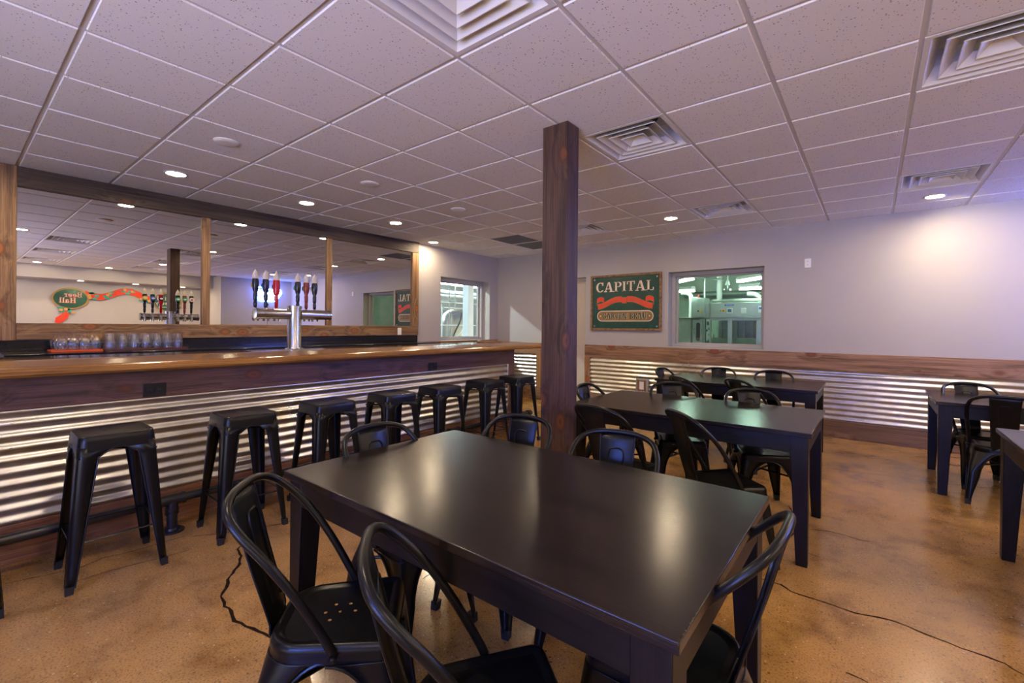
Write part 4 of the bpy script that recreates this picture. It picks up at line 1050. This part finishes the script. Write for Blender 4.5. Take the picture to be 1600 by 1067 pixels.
b = MB(); b.lathe([(.02,.0),(.075,.02),(.075,.05),(.03,.06)], n=16); obj('disc', b, M['steel'], pf)
b = MB(); b.tube([(0,0,.05),(0,0,.9)], .012, 8); b.lathe([(.04,.12),(.02,.22)], n=10); obj('stem', b, M['steel_dull'], pf)

# ------------------------------------------------------------------ brewery behind the bar-wall window
shell('wall_brewery', -12.0, FX0-.341, 1.5, 12.5, 4.6, M['room_grey'], 'x1')
tube_light('long fluorescent lamp in the brewery beyond the bar wall window', (-8.5,6.9,2.43), (-8.5,9.2,2.40), M['tube_white'])
tube_light('high fluorescent lamp over the brewery floor', (-8.05,4.75,3.4), (-8.05,5.0,3.4), emit('tube_bright', (.85,.95,1.), 3200))
tube_light('rear fluorescent lamp in the brewery', (-10.4,8.0,3.6), (-10.4,11.0,3.6), M['tube_white'])
tk = thing('steel_tank', 'shiny steel brewing tank seen through the bar wall window', 'tank', (-9.3, 8.85, 0))
b = MB(); b.lathe([(.45,.25),(.62,.5),(.62,1.65),(.55,1.78),(.25,1.85),(.0,1.86)], n=32); obj('vessel', b, M['steel'], tk)
b = MB(); b.lathe([(.63,1.02),(.635,1.03),(.635,1.06),(.63,1.07)], n=32, cap=False); b.tube([(-.3,0,1.84),(-.3,0,2.05),(.1,.2,2.05)], .03, 8); obj('fittings', b, M['steel_dull'], tk)
for k in range(3): b = MB(); a = 2*PI*k/3; b.tube([(.45*math.cos(a),.45*math.sin(a),0),(.45*math.cos(a),.45*math.sin(a),.4)], .04, 8); obj('leg', b, M['steel_dull'], tk)
wp = MB(); wp.box(-.09,-.09,0,.09,.09,4.55); wp.box(-.10,-.10,0,.10,-.09,.02); tag(obj('steel_post', wp, M['bluewhite'], None, (-7.35, 7.60, 0), bev=.004), 'pale blue-white steel post just beyond the bar wall window', 'post')
pipe('upper grey pipe across the brewery wall', [(-8.7,6.0,2.24),(-8.7,9.5,2.22)], .05, M['bluewhite'])
pipe('second pale pipe below the upper one in the brewery', [(-8.6,6.0,2.12),(-8.6,9.5,2.12)], .035, M['bluewhite'])
pipe('dark horizontal pipe in the brewery', [(-8.6,6.0,1.93),(-8.6,9.5,1.95)], .022, M['steel_dark'])
pipe('dark bracket pipe above the tank', [(-8.5,7.9,1.80),(-8.5,8.7,1.80)], .020, M['steel_dark'])
pipe('thin vertical pipe at the left of the brewery view', [(-8.4,7.75,.0),(-8.4,7.75,1.82)], .018, M['bluewhite'])
pipe('second thin vertical pipe in the brewery view', [(-8.4,8.0,.0),(-8.4,8.0,2.3)], .014, M['steel_dark'])
pipe('short vertical hanger pipe in the brewery', [(-8.55,8.35,1.75),(-8.55,8.35,2.5)], .014, M['steel_dark'])
pipe('pale handrail across the tank', [(-8.2,7.2,1.36),(-8.2,8.9,1.36)], .013, M['bluewhite'])
pipe('lower pale handrail in the brewery', [(-8.2,7.2,1.06),(-8.2,8.9,1.06)], .018, M['bluewhite'])
pipe('dark hose curving down across the tank', spl([(-8.0,8.05,1.68),(-8.0,7.98,1.45),(-8.0,7.85,1.25),(-8.0,7.72,1.02)], 5), .020, M['hose'], 'hose', 'hose')
pipe('white hose curling beside the tank', spl([(-7.9,7.55,1.0),(-7.9,7.85,1.12),(-7.9,8.0,1.30),(-7.9,8.1,1.62),(-7.9,8.18,1.68)], 5), .013, M['bluewhite'], 'hose', 'hose')
pipe('second white hose hanging beside the steel post', spl([(-7.9,8.2,1.68),(-7.9,8.05,1.45),(-7.9,8.12,1.2),(-7.9,8.0,.95)], 5), .012, M['bluewhite'], 'hose', 'hose')
pipe('copper coloured pipe leaning by the steel post', [(-8.0,8.18,.95),(-8.0,8.36,1.45)], .015, M['copper'])

# ------------------------------------------------------------------ world, camera, view
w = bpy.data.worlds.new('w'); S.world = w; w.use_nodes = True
# ceiling fill through the added storefront window: bright below the horizon, dim sky above
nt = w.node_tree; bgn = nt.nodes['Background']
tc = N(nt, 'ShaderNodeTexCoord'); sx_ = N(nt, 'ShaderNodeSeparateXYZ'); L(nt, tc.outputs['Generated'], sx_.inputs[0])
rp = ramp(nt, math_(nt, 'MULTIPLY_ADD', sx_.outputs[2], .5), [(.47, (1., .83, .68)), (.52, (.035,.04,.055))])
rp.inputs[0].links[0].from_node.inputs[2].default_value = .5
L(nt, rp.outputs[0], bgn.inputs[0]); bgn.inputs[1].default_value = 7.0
yaw, roll, F, CYp, H = math.radians(-38.4916), math.radians(.48), 707.2, 510., 1.344
fw = Vector((math.sin(yaw), math.cos(yaw), 0)); r0 = Vector((math.cos(yaw), -math.sin(yaw), 0)); u0 = Vector((0,0,1))
rt = r0*math.cos(roll)+u0*math.sin(roll); up = u0*math.cos(roll)-r0*math.sin(roll)
cd = bpy.data.cameras.new('camera'); cam = bpy.data.objects.new('camera', cd); COL.objects.link(cam)
cd.sensor_width = 36; cd.lens = F/1600*36; cd.shift_y = -(533.5-CYp)/1600; cd.clip_start = .02
mw = Matrix((rt, up, -fw)).transposed().to_4x4(); mw.translation = (0, 0, H); cam.matrix_world = mw
S.camera = cam
S.view_settings.view_transform = 'Standard'; S.view_settings.look = 'None'; S.view_settings.gamma = 1
S.view_settings.use_curve_mapping = False; S.view_settings.exposure = 0.16
S.render.engine = 'CYCLES'
S.cycles.use_denoising = True
S.cycles.max_bounces = 16; S.cycles.transmission_bounces = 16; S.cycles.diffuse_bounces = 5; S.cycles.glossy_bounces = 5; S.cycles.transparent_max_bounces = 24
S.cycles.sample_clamp_indirect = 6; S.cycles.caustics_reflective = False; S.cycles.caustics_refractive = False
